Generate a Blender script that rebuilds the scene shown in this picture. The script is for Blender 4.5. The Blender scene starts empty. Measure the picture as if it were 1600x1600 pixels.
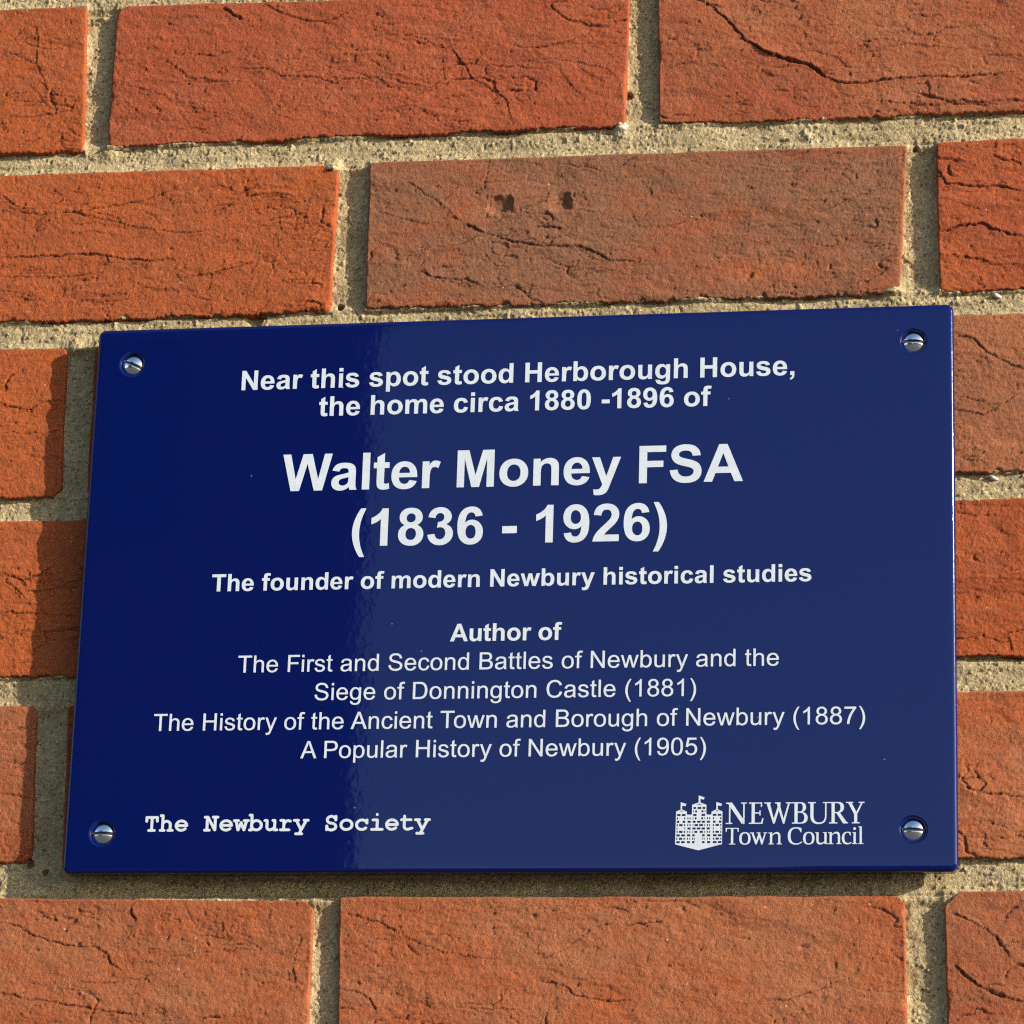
import bpy, math, random
import numpy as np
from mathutils import Vector, Matrix, geometry

MM = 0.001
scene = bpy.context.scene
COL = scene.collection

# ---------------------------------------------------------------- camera
cam_data = bpy.data.cameras.new("camera")
cam = bpy.data.objects.new("camera", cam_data)
COL.objects.link(cam)
scene.camera = cam
cam_data.sensor_width = 36.0
cam_data.lens = 5.344886 / 1.6 * 36.0
cam_data.shift_x = (800 - 759.3) / 1600
cam_data.shift_y = (824.12 - 800) / 1600
cam_data.clip_start = 0.05
cam_data.clip_end = 3000
_R = Matrix(((0.984716897, 0.171719179, 0.029071603),
             (0.022701299, -0.292050567, 0.956133420),
             (0.172676824, -0.940860771, -0.291485373)))   # rows: right, up, back
cam.matrix_world = Matrix.Translation((0.398844, -1.251517, -0.619429)) @ _R.transposed().to_4x4()

# ---------------------------------------------------------------- light
SUN = Vector((2.75, -1.0, 1.0)).normalized()
elev = math.asin(SUN.z)
azim = math.atan2(SUN.x, SUN.y)
world = bpy.data.worlds.new("World")
scene.world = world
world.use_nodes = True
wn = world.node_tree
sky = wn.nodes.new('ShaderNodeTexSky')
sky.sky_type = 'NISHITA'
sky.sun_disc = False
sky.sun_elevation = elev
sky.sun_rotation = azim
sky.ozone_density = 1.5
wn.links.new(sky.outputs[0], wn.nodes['Background'].inputs[0])
wn.nodes['Background'].inputs[1].default_value = 0.15
sun_data = bpy.data.lights.new("sun", 'SUN')
sun_data.energy = 5.0
sun_data.angle = math.radians(0.5)
sun_data.color = (1.0, 0.94, 0.84)
sun = bpy.data.objects.new("sun", sun_data)
COL.objects.link(sun)
sun.rotation_euler = SUN.to_track_quat('Z', 'Y').to_euler()
sun.location = (3, -3, 3)
scene.view_settings.view_transform = 'Standard'
scene.view_settings.look = 'None'
scene.view_settings.gamma = 1.0
scene.view_settings.exposure = 0.6
scene.cycles.use_denoising = False
scene.cycles.filter_width = 1.2

# ---------------------------------------------------------------- helpers
def mesh_obj(name, verts, faces, mat, parent=None, smooth=True):
    me = bpy.data.meshes.new(name)
    me.from_pydata([tuple(float(c) for c in v) for v in verts], [], [tuple(int(i) for i in f) for f in faces])
    me.materials.append(mat)
    if smooth:
        me.polygons.foreach_set('use_smooth', [True] * len(me.polygons))
    me.update()
    o = bpy.data.objects.new(name, me)
    COL.objects.link(o)
    o.parent = parent
    return o

def quad_mesh(name, co, quads, mat, parent=None, tone=None, tris=None):
    """numpy mesh: co (n,3), quads (m,4)"""
    me = bpy.data.meshes.new(name)
    nq = len(quads)
    me.vertices.add(len(co))
    me.vertices.foreach_set('co', np.ascontiguousarray(co, dtype=np.float32).ravel())
    me.loops.add(nq * 4)
    me.loops.foreach_set('vertex_index', np.ascontiguousarray(quads, dtype=np.int32).ravel())
    me.polygons.add(nq)
    me.polygons.foreach_set('loop_start', np.arange(0, nq * 4, 4, dtype=np.int32))
    me.polygons.foreach_set('use_smooth', np.ones(nq, dtype=bool))
    me.materials.append(mat)
    if tone is not None:
        at = me.attributes.new('tone', 'FLOAT_COLOR', 'POINT')
        at.data.foreach_set('color', np.ascontiguousarray(tone, dtype=np.float32).ravel())
    me.update(calc_edges=True)
    me.validate()
    o = bpy.data.objects.new(name, me)
    COL.objects.link(o)
    o.parent = parent
    return o

def empty(name, loc, label, cat):
    o = bpy.data.objects.new(name, None)
    o.empty_display_size = 0.02
    o.location = loc
    COL.objects.link(o)
    o['label'] = label
    o['category'] = cat
    return o

# lattice noise -------------------------------------------------------------
_tab = {}
def vnoise(x, z, seed=0):
    """smooth value noise, about -1..1, feature size 1"""
    if seed not in _tab:
        _tab[seed] = np.random.RandomState(seed + 17).rand(256, 256).astype(np.float32) * 2 - 1
    t = _tab[seed]
    xi = np.floor(x).astype(np.int64); zi = np.floor(z).astype(np.int64)
    fx = (x - xi).astype(np.float32); fz = (z - zi).astype(np.float32)
    fx = fx*fx*fx*(fx*(fx*6-15)+10); fz = fz*fz*fz*(fz*(fz*6-15)+10)
    a = t[xi & 255, zi & 255]; b = t[(xi+1) & 255, zi & 255]
    c = t[xi & 255, (zi+1) & 255]; d = t[(xi+1) & 255, (zi+1) & 255]
    return (a*(1-fx)+b*fx)*(1-fz) + (c*(1-fx)+d*fx)*fz

def fbm(x, z, seed, octs=3, gain=0.5):
    s = 0; a = 1; n = 0
    for i in range(octs):
        s = s + a*vnoise(x*2**i + 13.7*i, z*2**i - 7.3*i, seed+i*31); n += a; a *= gain
    return s / n

def sstep(a, b, x):
    t = np.clip((x-a)/(b-a), 0, 1)
    return t*t*(3-2*t)

# ---------------------------------------------------------------- materials
def new_mat(name):
    m = bpy.data.materials.new(name)
    m.use_nodes = True
    nt = m.node_tree
    return m, nt, nt.nodes['Principled BSDF']

def nd(nt, t, **kw):
    n = nt.nodes.new(t)
    for k, v in kw.items():
        if k in n.inputs: n.inputs[k].default_value = v
        else: setattr(n, k, v)
    return n

def clay_material():
    m, nt, b = new_mat("sand faced clay")
    L = nt.links.new
    at = nd(nt, 'ShaderNodeAttribute', attribute_name='tone')
    geo = nd(nt, 'ShaderNodeNewGeometry')
    g1 = nd(nt, 'ShaderNodeTexNoise', Scale=2600.0, Detail=3.0, Roughness=0.65)
    g2 = nd(nt, 'ShaderNodeTexNoise', Scale=420.0, Detail=4.0, Roughness=0.6)
    g3 = nd(nt, 'ShaderNodeTexVoronoi', Scale=700.0)
    for g in (g1, g2, g3): L(geo.outputs['Position'], g.inputs['Vector'])
    r1 = nd(nt, 'ShaderNodeMapRange'); r1.inputs['From Min'].default_value = .3; r1.inputs['From Max'].default_value = .7
    r1.inputs['To Min'].default_value = .80; r1.inputs['To Max'].default_value = 1.20
    L(g1.outputs[0], r1.inputs[0])
    r2 = nd(nt, 'ShaderNodeMapRange'); r2.inputs['From Min'].default_value = .3; r2.inputs['From Max'].default_value = .7
    r2.inputs['To Min'].default_value = .84; r2.inputs['To Max'].default_value = 1.15
    L(g2.outputs[0], r2.inputs[0])
    mu = nd(nt, 'ShaderNodeMath', operation='MULTIPLY'); L(r1.outputs[0], mu.inputs[0]); L(r2.outputs[0], mu.inputs[1])
    vm = nd(nt, 'ShaderNodeVectorMath', operation='SCALE'); L(at.outputs['Color'], vm.inputs[0]); L(mu.outputs[0], vm.inputs['Scale'])
    # rare pale and dark sand grains
    sp = nd(nt, 'ShaderNodeMapRange'); sp.inputs['From Min'].default_value = .985; sp.inputs['From Max'].default_value = 1.0
    wn_ = nd(nt, 'ShaderNodeTexVoronoi', Scale=520.0); L(geo.outputs['Position'], wn_.inputs['Vector'])
    sx = nd(nt, 'ShaderNodeSeparateColor'); L(wn_.outputs['Color'], sx.inputs[0]); L(sx.outputs[0], sp.inputs[0])
    dd = nd(nt, 'ShaderNodeMath', operation='LESS_THAN'); dd.inputs[1].default_value = 0.18; L(wn_.outputs['Distance'], dd.inputs[0])
    m3 = nd(nt, 'ShaderNodeMath', operation='MULTIPLY'); L(sp.outputs[0], m3.inputs[0]); L(dd.outputs[0], m3.inputs[1])
    mx = nd(nt, 'ShaderNodeMix', data_type='RGBA'); L(m3.outputs[0], mx.inputs['Factor'])
    L(vm.outputs[0], mx.inputs['A']); mx.inputs['B'].default_value = (.62, .5, .42, 1)
    L(mx.outputs['Result'], b.inputs['Base Color'])
    b.inputs['Roughness'].default_value = 0.92
    b.inputs['Specular IOR Level'].default_value = 0.25
    bu = nd(nt, 'ShaderNodeBump'); bu.inputs['Strength'].default_value = 1.0; bu.inputs['Distance'].default_value = 0.00080
    ad = nd(nt, 'ShaderNodeMath', operation='MULTIPLY_ADD'); ad.inputs[1].default_value = 0.35
    L(g3.outputs['Distance'], ad.inputs[0]); 
    g4 = nd(nt, 'ShaderNodeTexNoise', Scale=2000.0, Detail=4.0, Roughness=0.75); L(geo.outputs['Position'], g4.inputs['Vector'])
    L(g4.outputs[0], ad.inputs[2]); L(ad.outputs[0], bu.inputs['Height'])
    L(bu.outputs[0], b.inputs['Normal'])
    return m

def mortar_material():
    m, nt, b = new_mat("sandy lime mortar")
    L = nt.links.new
    geo = nd(nt, 'ShaderNodeNewGeometry')
    a = nd(nt, 'ShaderNodeTexNoise', Scale=60.0, Detail=5.0, Roughness=0.6)
    c = nd(nt, 'ShaderNodeTexNoise', Scale=1500.0, Detail=3.0, Roughness=0.7)
    v = nd(nt, 'ShaderNodeTexVoronoi', Scale=1100.0)
    for g in (a, c, v): L(geo.outputs['Position'], g.inputs['Vector'])
    cr = nd(nt, 'ShaderNodeValToRGB')
    e = cr.color_ramp.elements
    e[0].position = .32; e[0].color = (.36, .28, .155, 1)
    e[1].position = .68; e[1].color = (.52, .41, .238, 1)
    L(a.outputs[0], cr.inputs[0])
    # single grains: pale quartz, ochre, dark flint
    gc = nd(nt, 'ShaderNodeSeparateColor'); L(v.outputs['Color'], gc.inputs[0])
    gr = nd(nt, 'ShaderNodeValToRGB')
    g = gr.color_ramp.elements
    g[0].position = 0.0; g[0].color = (.42, .40, .34, 1)
    g[1].position = 1.0; g[1].color = (1.35, 1.35, 1.3, 1)
    x = gr.color_ramp.elements.new(.12); x.color = (.85, .82, .75, 1)
    x = gr.color_ramp.elements.new(.8); x.color = (1.08, 1.03, .95, 1)
    L(gc.outputs[0], gr.inputs[0])
    mx = nd(nt, 'ShaderNodeMix', data_type='RGBA', blend_type='MULTIPLY'); mx.inputs['Factor'].default_value = 1
    L(cr.outputs[0], mx.inputs['A']); L(gr.outputs[0], mx.inputs['B'])
    L(mx.outputs['Result'], b.inputs['Base Color'])
    b.inputs['Roughness'].default_value = 0.95
    b.inputs['Specular IOR Level'].default_value = 0.2
    bu = nd(nt, 'ShaderNodeBump'); bu.inputs['Strength'].default_value = 1.0; bu.inputs['Distance'].default_value = 0.00055
    L(c.outputs[0], bu.inputs['Height']); L(bu.outputs[0], b.inputs['Normal'])
    return m

def enamel_material(rough=.03, peel=.0000075):
    m, nt, b = new_mat("blue gloss enamel")
    L = nt.links.new
    b.inputs['Base Color'].default_value = (0.0012, 0.0066, 0.082, 1)
    b.inputs['Roughness'].default_value = rough
    b.inputs['IOR'].default_value = 1.46
    geo = nd(nt, 'ShaderNodeNewGeometry')
    n = nd(nt, 'ShaderNodeTexNoise', Scale=330.0, Detail=1.5, Roughness=0.5)
    n2 = nd(nt, 'ShaderNodeTexNoise', Scale=45.0, Detail=1.0, Roughness=0.5)
    for g in (n, n2): L(geo.outputs['Position'], g.inputs['Vector'])
    ad = nd(nt, 'ShaderNodeMath', operation='MULTIPLY_ADD'); ad.inputs[1].default_value = 3.0
    L(n2.outputs[0], ad.inputs[0]); L(n.outputs[0], ad.inputs[2])
    bu = nd(nt, 'ShaderNodeBump'); bu.inputs['Strength'].default_value = 1.0; bu.inputs['Distance'].default_value = peel
    L(ad.outputs[0], bu.inputs['Height']); L(bu.outputs[0], b.inputs['Normal'])
    # a little settled dust: tiny pale specks
    v = nd(nt, 'ShaderNodeTexVoronoi', Scale=170.0); L(geo.outputs['Position'], v.inputs['Vector'])
    sc = nd(nt, 'ShaderNodeSeparateColor'); L(v.outputs['Color'], sc.inputs[0])
    gt = nd(nt, 'ShaderNodeMath', operation='GREATER_THAN'); gt.inputs[1].default_value = .95; L(sc.outputs[0], gt.inputs[0])
    lt = nd(nt, 'ShaderNodeMath', operation='LESS_THAN'); lt.inputs[1].default_value = .05; L(v.outputs['Distance'], lt.inputs[0])
    mu = nd(nt, 'ShaderNodeMath', operation='MULTIPLY'); L(gt.outputs[0], mu.inputs[0]); L(lt.outputs[0], mu.inputs[1])
    mx = nd(nt, 'ShaderNodeMix', data_type='RGBA'); L(mu.outputs[0], mx.inputs['Factor'])
    mx.inputs['A'].default_value = (0.0012, 0.0066, 0.082, 1); mx.inputs['B'].default_value = (.16, .17, .22, 1)
    L(mx.outputs['Result'], b.inputs['Base Color'])
    return m

def plain(name, col, rough=.6, metal=0.0, noise=0.0, scale=60):
    m, nt, b = new_mat(name)
    b.inputs['Roughness'].default_value = rough
    b.inputs['Metallic'].default_value = metal
    b.inputs['Base Color'].default_value = (*col, 1)
    if noise:
        geo = nd(nt, 'ShaderNodeNewGeometry')
        n = nd(nt, 'ShaderNodeTexNoise', Scale=float(scale), Detail=4.0)
        nt.links.new(geo.outputs['Position'], n.inputs['Vector'])
        r = nd(nt, 'ShaderNodeMapRange'); r.inputs['From Min'].default_value = .3; r.inputs['From Max'].default_value = .7
        r.inputs['To Min'].default_value = 1-noise; r.inputs['To Max'].default_value = 1+noise
        nt.links.new(n.outputs[0], r.inputs[0])
        s = nd(nt, 'ShaderNodeVectorMath', operation='SCALE'); s.inputs[0].default_value = col
        nt.links.new(r.outputs[0], s.inputs['Scale']); nt.links.new(s.outputs[0], b.inputs['Base Color'])
    return m

CLAY = clay_material()
MORTAR = mortar_material()
ENAMEL = enamel_material()
ENAMEL_RIM = enamel_material(.11, .00006)
PAINT = plain("white enamel lettering", (.64, .685, .72), .35, noise=.05, scale=300)
STEEL = plain("polished steel", (.90, .90, .91), .12, 1.0)
SLOTM = plain("dull steel in the slot", (.16, .15, .13), .5, .8)
BACK = plain("panel edge", (.012, .012, .03), .5)
PAVE = plain("dark asphalt", (.075, .07, .065), .9, noise=.2, scale=3)
BRICKFAR = plain("brown brick of the far house", (.16, .085, .055), .9, noise=.2, scale=8)
SLATE = plain("slate", (.06, .06, .07), .7, noise=.2, scale=6)
GLASSFAR = plain("window glass", (.02, .025, .03), .1)
FRAMEFAR = plain("dark window frame", (.05, .045, .04), .5)

# ---------------------------------------------------------------- ground
R_ = 1500.0
g = mesh_obj('pavement', [(-R_, -R_, -2.35), (R_, -R_, -2.35), (R_, R_, -2.35), (-R_, R_, -2.35)], [(0, 1, 2, 3)], PAVE, smooth=False)
g['kind'] = 'structure'
g['label'] = 'dark asphalt pavement in front of the brick wall'

# ---------------------------------------------------------------- house across the street (seen only as the dark left half of the reflection)
def box(x0, x1, y0, y1, z0, z1):
    v = [(x, y, z) for z in (z0, z1) for y in (y0, y1) for x in (x0, x1)]
    f = [(0, 2, 3, 1), (4, 5, 7, 6), (0, 1, 5, 4), (2, 6, 7, 3), (0, 4, 6, 2), (1, 3, 7, 5)]
    return v, f
def box_obj(name, dims, mat, parent):
    v, f = box(*dims)
    return mesh_obj(name, v, f, mat, parent, smooth=False)

house = empty('brick_house', (-4.30, -20.0, -2.35), 'brown brick house across the street, reflected as the dark left side of the plaque', 'house')
house.rotation_euler = (0, 0, math.radians(-15.5))
HW, HH, HD = 13.0, 12.5, 8.0
box_obj('wall', (-HW, 0, -HD, 0, 0, HH), BRICKFAR, house)
v = [(-HW-.3, .35, HH+.002), (.0, .35, HH+.002), (.0, -HD-.35, HH+.002), (-HW-.3, -HD-.35, HH+.002), (-HW-.3, -HD/2, HH+3.2), (.0, -HD/2, HH+3.2)]
mesh_obj('roof', v, [(0, 1, 5, 4), (2, 3, 4, 5), (0, 4, 3), (1, 2, 5), (0, 3, 2, 1)], SLATE, house, smooth=False)
for zz in (1.0, 4.6, 8.2):
    for xx in (-11.2, -8.0, -4.8, -1.9):
        fr = box_obj('window', (xx-.6, xx+.6, .003, .06, zz, zz+1.8), FRAMEFAR, house)
        for sgn in (0, 1):
            box_obj('pane', (xx-.53, xx+.53, .062, .075, zz+.06+sgn*.88, zz+.86+sgn*.88), GLASSFAR, fr)

terrace = empty('sky_blocking_terrace', (-1.5, -22.0, -2.35), 'unseen low brown brick terrace across the street, added to block the low sky', 'house')  # unseen row added to block horizon glow and darken undersides
box_obj('wall', (0, 34, -7, 0, 0, 3.4), BRICKFAR, terrace)
v = [(-.2, .3, 3.402), (34.2, .3, 3.402), (34.2, -7.3, 3.402), (-.2, -7.3, 3.402), (-.2, -3.5, 4.9), (34.2, -3.5, 4.9)]
mesh_obj('roof', v, [(0, 1, 5, 4), (2, 3, 4, 5), (0, 4, 3), (1, 2, 5), (0, 3, 2, 1)], SLATE, terrace, smooth=False)
for k in range(8):
    fr = box_obj('window', (1.2+4.2*k, 2.8+4.2*k, .003, .06, 1.2, 2.9), FRAMEFAR, terrace)
    box_obj('pane', (1.28+4.2*k, 2.72+4.2*k, .062, .075, 1.28, 2.82), GLASSFAR, fr)
    dr = box_obj('door', (3.4+4.2*k, 4.3+4.2*k, .003, .05, 0, 2.1), FRAMEFAR, terrace)

# ---------------------------------------------------------------- brick wall
# wall face is the plane y = 0, x to the right, z up, origin at the joint above the plaque's top left corner
wall = empty('brick_wall', (0.17, 0.0, -0.52), 'orange red brick wall with sandy mortar joints behind the blue plaque', 'wall')
WO = np.array([0.17, 0.0, -0.52])

CRACKS = [
 (0.35, 0.6, [(56.4, -30.9), (74.1, -32.6), (78.2, -35.7), (94.4, -37.1), (99.9, -40.5), (103.9, -38.4), (118.6, -38.8), (121.3, -40.7), (124.6, -43.7)]),
 (0.3, 0.4, [(111.2, -20.7), (120.5, -19.2), (133.9, -20.8), (144.7, -26.8), (148.7, -26.1), (150.4, -21.3), (153.7, -17.2), (158.8, -10.4)]),
 (0.35, 0.5, [(148.7, -26.1), (150.7, -29.9), (154.3, -34.4), (157.1, -40.2), (165.2, -45.6), (171.9, -50.8), (174.8, -60.7)]),
 (0.3, 0.35, [(145.3, -26.8), (146.3, -41.0), (138.7, -44.9), (134.9, -47.6)]),
 (0.25, 0.35, [(157.1, -40.2), (146.6, -42.5), (132.3, -48.8)]),
 (0.25, 0.35, [(9.0, -35.7), (21.5, -39.2), (35.5, -45.6), (49.3, -50.6), (60.2, -52.5)]),
 (0.3, 0.5, [(30.3, -26.7), (34.7, -31.2), (40.3, -35.0), (54.0, -37.3), (63.5, -37.0)]),
 (0.9, 1.0, [(52.2, -3.8), (55.7, -6.9), (60.7, -9.7)]),
 (0.4, 0.6, [(65.7, -1.0), (74.1, -5.8), (81.0, -8.8), (90.7, -12.5), (98.7, -11.5), (109.3, -6.8)]),
 (0.3, 0.45, [(117.9, -54.7), (132.4, -51.7), (137.7, -53.3), (145.8, -59.4)]),
 (0.45, 0.7, [(173.8, -26.8), (180.5, -28.9), (187.0, -28.6), (194.9, -27.3), (199.6, -25.9)]),
 (0.25, 0.3, [(179.3, -34.2), (189.8, -33.9), (200.3, -35.8), (213.4, -39.3), (220.1, -47.5)]),
 (0.25, 0.3, [(192.5, -37.7), (197.9, -45.0), (203.2, -50.9)]),
 (0.25, 0.3, [(200.3, -36.7), (207.0, -42.1), (213.6, -46.3)]),
 (0.25, 0.3, [(187.4, -43.1), (183.6, -47.1), (179.8, -53.1)]),
 (0.25, 0.3, [(13.7, -46.0), (20.8, -50.6), (33.2, -53.5), (41.3, -53.3)]),
 (0.25, 0.3, [(73.3, -44.6), (76.4, -53.3), (87.3, -56.6)]),
 (0.5, 0.8, [(248.1, -9.5), (252.0, -12.2), (258.5, -14.3)]),
 (0.5, 0.9, [(253.3, -12.0), (261.1, -20.1), (268.9, -29.5), (278.0, -35.8), (284.4, -38.7)]),
 (0.95, 1.5, [(270.2, -30.7), (278.0, -36.1), (286.9, -39.6), (294.6, -42.0), (301.0, -47.8)]),
 (0.45, 0.9, [(299.7, -46.7), (306.0, -49.8), (314.9, -50.7), (326.3, -49.4), (341.4, -49.0), (354.0, -49.9), (379.0, -49.0)]),
 (0.3, 0.4, [(297.1, -36.0), (306.0, -39.8), (309.9, -43.6), (311.1, -49.2)]),
 (0.25, 0.3, [(234.2, -42.6), (241.9, -38.8), (252.3, -37.9), (262.6, -42.6)]),
 (0.35, 0.5, [(342.8, -35.0), (344.6, -30.6), (347.9, -28.6), (354.2, -28.3)]),
 (0.3, 0.5, [(314.9, -57.6), (328.7, -59.7), (343.8, -61.8), (353.8, -60.1), (368.8, -62.4), (378.7, -61.5)]),
 (0.3, 0.3, [(364.1, -40.8), (379.1, -42.4)]),
 (0.3, 0.35, [(317.5, -31.4), (326.4, -32.4), (334.0, -35.1), (354.1, -37.5)]),
 (0.3, 0.4, [(-29.0, -4.7), (-26.9, -14.2), (-26.7, -25.3), (-21.2, -37.1), (-15.5, -40.3), (-5.8, -41.3)]),
 (0.25, 0.35, [(-40.5, -18.7), (-33.3, -22.0), (-26.9, -25.8)]),
 (0.3, 0.4, [(-25.6, -32.6), (-18.2, -40.2), (-16.8, -48.9)]),
 (0.25, 0.3, [(-35.6, -29.2), (-29.7, -33.8), (-22.2, -42.8)]),
 (0.35, 0.5, [(-38.0, -90.2), (-21.4, -92.8), (-7.8, -92.6), (5.7, -91.1), (24.4, -88.3), (33.7, -85.3), (40.2, -81.3)]),
 (0.3, 0.45, [(-2.3, -93.6), (8.7, -96.9), (25.2, -101.2), (41.4, -103.3), (53.5, -102.9)]),
 (0.3, 0.4, [(51.7, -94.5), (58.3, -93.3), (64.7, -86.6), (73.8, -82.8)]),
 (0.45, 0.8, [(-36.5, -111.1), (-14.7, -111.4), (-1.2, -111.1), (8.3, -111.7)]),
 (0.5, 0.8, [(7.0, -111.7), (17.9, -114.3), (27.4, -115.3), (36.7, -114.5)]),
 (0.3, 0.4, [(-35.9, -119.5), (-19.5, -120.2), (-5.9, -120.7), (8.8, -119.3)]),
 (0.4, 0.6, [(45.2, -122.6), (53.1, -121.5), (61.0, -119.9), (67.6, -117.9), (71.5, -116.1)]),
 (0.5, 0.6, [(8.3, -111.7), (9.3, -114.6), (10.5, -116.0)]),
 (0.3, 0.4, [(79.8, -95.6), (81.5, -104.1), (81.4, -113.8), (79.7, -122.0)]),
 (0.5, 0.7, [(91.0, -137.5), (93.5, -134.9), (98.8, -136.2), (98.4, -138.6)]),
 (0.3, 0.4, [(-38.6, -82.8), (-32.7, -88.1), (-24.3, -91.3)]),
 (0.35, 0.5, [(130.9, -83.9), (137.6, -88.9), (144.3, -92.8), (149.8, -98.5), (153.8, -102.9)]),
 (0.9, 1.2, [(157.3, -104.9), (160.4, -106.2), (164.4, -108.0)]),
 (0.45, 0.7, [(164.4, -108.0), (176.2, -112.8), (189.2, -115.3), (202.0, -115.5), (207.2, -117.3), (215.0, -121.7), (227.8, -123.6)]),
 (0.45, 0.7, [(138.9, -123.4), (144.2, -126.4), (148.1, -127.6), (158.5, -128.3), (166.4, -132.1)]),
 (0.3, 0.4, [(223.6, -101.6), (227.5, -108.6), (240.3, -108.3), (253.0, -105.6)]),
 (0.35, 0.5, [(232.8, -87.8), (231.6, -91.0), (231.9, -95.1)]),
 (0.35, 0.45, [(299.7, -104.8), (304.7, -102.8), (313.5, -98.6), (326.0, -95.1)]),
 (0.3, 0.35, [(120.9, -97.3), (128.9, -99.9), (139.5, -103.6), (147.3, -103.4)]),
 (0.35, 0.5, [(163.9, -90.8), (165.0, -84.0), (166.0, -75.7)]),
 (-8.0, 4.4, [(171.1, -97.0), (171.1, -97.0)]),
 (-6.0, 5.4, [(195.4, -96.9), (195.4, -96.9)]),
 (0.6, 0.8, [(188.5, -107.3), (191.5, -107.1), (196.2, -108.2)]),
 (0.5, 0.8, [(344.1, -88.3), (346.0, -91.9), (348.5, -95.0), (358.4, -97.0), (369.5, -96.9), (378.1, -100.0)]),
 (0.45, 0.7, [(366.0, -83.3), (369.7, -85.9), (373.4, -86.3), (378.3, -88.7)]),
 (0.6, 0.9, [(344.6, -115.2), (349.5, -114.4), (353.2, -113.2), (361.9, -112.7), (368.0, -116.2), (377.8, -118.7)]),
 (0.35, 0.6, [(346.9, -124.7), (353.1, -125.7), (358.0, -126.5), (365.4, -129.4), (377.6, -130.4)]),
 (0.25, 0.3, [(345.9, -100.0), (353.3, -103.8), (363.2, -107.4)]),
 (0.4, 0.6, [(-31.9, -173.9), (-29.1, -175.9), (-19.5, -177.6), (-13.1, -174.5), (-5.1, -173.9)]),
 (0.6, 0.8, [(-29.0, -169.6), (-30.3, -166.3), (-29.4, -163.6), (-26.0, -161.8)]),
 (0.25, 0.3, [(-30.9, -187.3), (-22.9, -187.3), (-14.8, -187.8)]),
 (0.45, 0.7, [(350.5, -158.5), (357.6, -159.8), (361.2, -164.3), (367.2, -168.5), (372.1, -171.2), (376.9, -172.7)]),
 (0.35, 0.6, [(350.0, -188.7), (356.0, -189.4), (360.9, -191.7), (365.7, -189.2), (370.6, -185.5), (376.7, -181.8)]),
 (0.3, 0.4, [(350.0, -183.0), (357.3, -184.3), (363.3, -187.1)]),
 (0.4, 0.6, [(-26.6, -245.4), (-22.6, -247.1), (-17.1, -249.0), (-10.6, -247.3), (-3.1, -242.4)]),
 (0.35, 0.5, [(-16.8, -254.0), (-8.9, -253.4), (-2.4, -252.5), (7.4, -249.3)]),
 (0.35, 0.5, [(-25.4, -261.8), (-9.5, -263.4), (6.3, -264.2)]),
 (0.3, 0.4, [(-26.5, -247.2), (-18.1, -254.0), (-13.8, -258.1)]),
 (0.4, 0.6, [(371.0, -285.5), (369.9, -281.3), (369.0, -277.6), (375.2, -276.9)]),
 (0.3, 0.4, [(350.5, -229.9), (359.1, -231.6), (366.3, -231.0)]),
 (0.3, 0.4, [(-20.0, -335.6), (-13.5, -336.7), (-6.9, -337.6)]),
 (0.35, 0.5, [(349.1, -332.6), (353.6, -333.6), (357.8, -333.2), (362.1, -330.8)]),
 (0.35, 0.5, [(350.7, -336.3), (360.1, -339.2), (367.1, -339.3), (374.1, -340.6)]),
 (0.4, 0.6, [(-16.3, -386.0), (-8.5, -388.1), (-0.5, -392.3), (9.9, -395.3), (22.6, -396.0), (27.3, -398.5), (28.6, -402.2), (34.6, -405.9)]),
 (0.35, 0.5, [(-1.2, -382.4), (2.7, -384.1), (6.7, -386.1)]),
 (0.5, 0.8, [(37.4, -377.5), (35.4, -381.2), (36.0, -383.7), (37.7, -385.5)]),
 (0.25, 0.35, [(15.1, -377.4), (14.7, -383.6), (12.0, -388.6)]),
 (0.3, 0.4, [(52.5, -388.7), (60.2, -390.7), (67.8, -391.9), (77.8, -392.9)]),
 (0.25, 0.35, [(80.3, -392.5), (76.8, -396.6), (73.3, -401.0), (68.4, -403.9)]),
 (0.45, 0.6, [(-14.3, -413.3), (-1.4, -416.2), (14.0, -418.1), (26.7, -420.6), (41.9, -421.8)]),
 (0.35, 0.5, [(103.9, -391.3), (100.5, -398.6), (100.3, -403.5), (101.6, -410.8)]),
 (0.6, 0.7, [(65.7, -423.4), (69.4, -422.4), (73.2, -422.9)]),
 (0.25, 0.3, [(56.9, -377.6), (57.7, -382.5), (59.9, -386.3)]),
 (0.3, 0.4, [(117.3, -384.5), (124.7, -384.5), (132.2, -386.5), (139.7, -390.1), (149.7, -395.0), (159.6, -398.7), (181.6, -401.1)]),
 (0.4, 0.6, [(117.7, -412.0), (125.9, -413.2), (130.9, -416.0), (133.5, -420.4)]),
 (0.45, 0.6, [(226.7, -388.2), (232.0, -387.5), (240.4, -387.0)]),
 (0.3, 0.4, [(229.4, -377.1), (225.9, -381.9), (222.4, -386.7), (215.2, -389.1)]),
 (0.4, 0.6, [(191.5, -408.8), (198.8, -409.5), (203.6, -410.7), (208.5, -414.3), (213.3, -415.5), (222.9, -416.7), (230.1, -415.9)]),
 (0.35, 0.5, [(277.5, -416.6), (286.9, -415.9), (294.0, -413.5), (301.0, -411.8), (308.0, -408.3)]),
 (0.3, 0.35, [(208.1, -393.9), (211.6, -391.0), (212.8, -389.1)]),
 (0.3, 0.4, [(194.9, -401.1), (203.3, -397.5), (210.4, -392.7), (214.0, -387.9)]),
 (0.4, 0.6, [(346.7, -383.5), (350.2, -384.7), (354.8, -387.1), (360.6, -390.7), (364.0, -394.2), (368.5, -401.3)]),
 (0.6, 0.9, [(347.2, -402.4), (351.1, -406.4), (356.8, -410.6), (362.6, -413.7), (372.9, -416.5)]),
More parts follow.
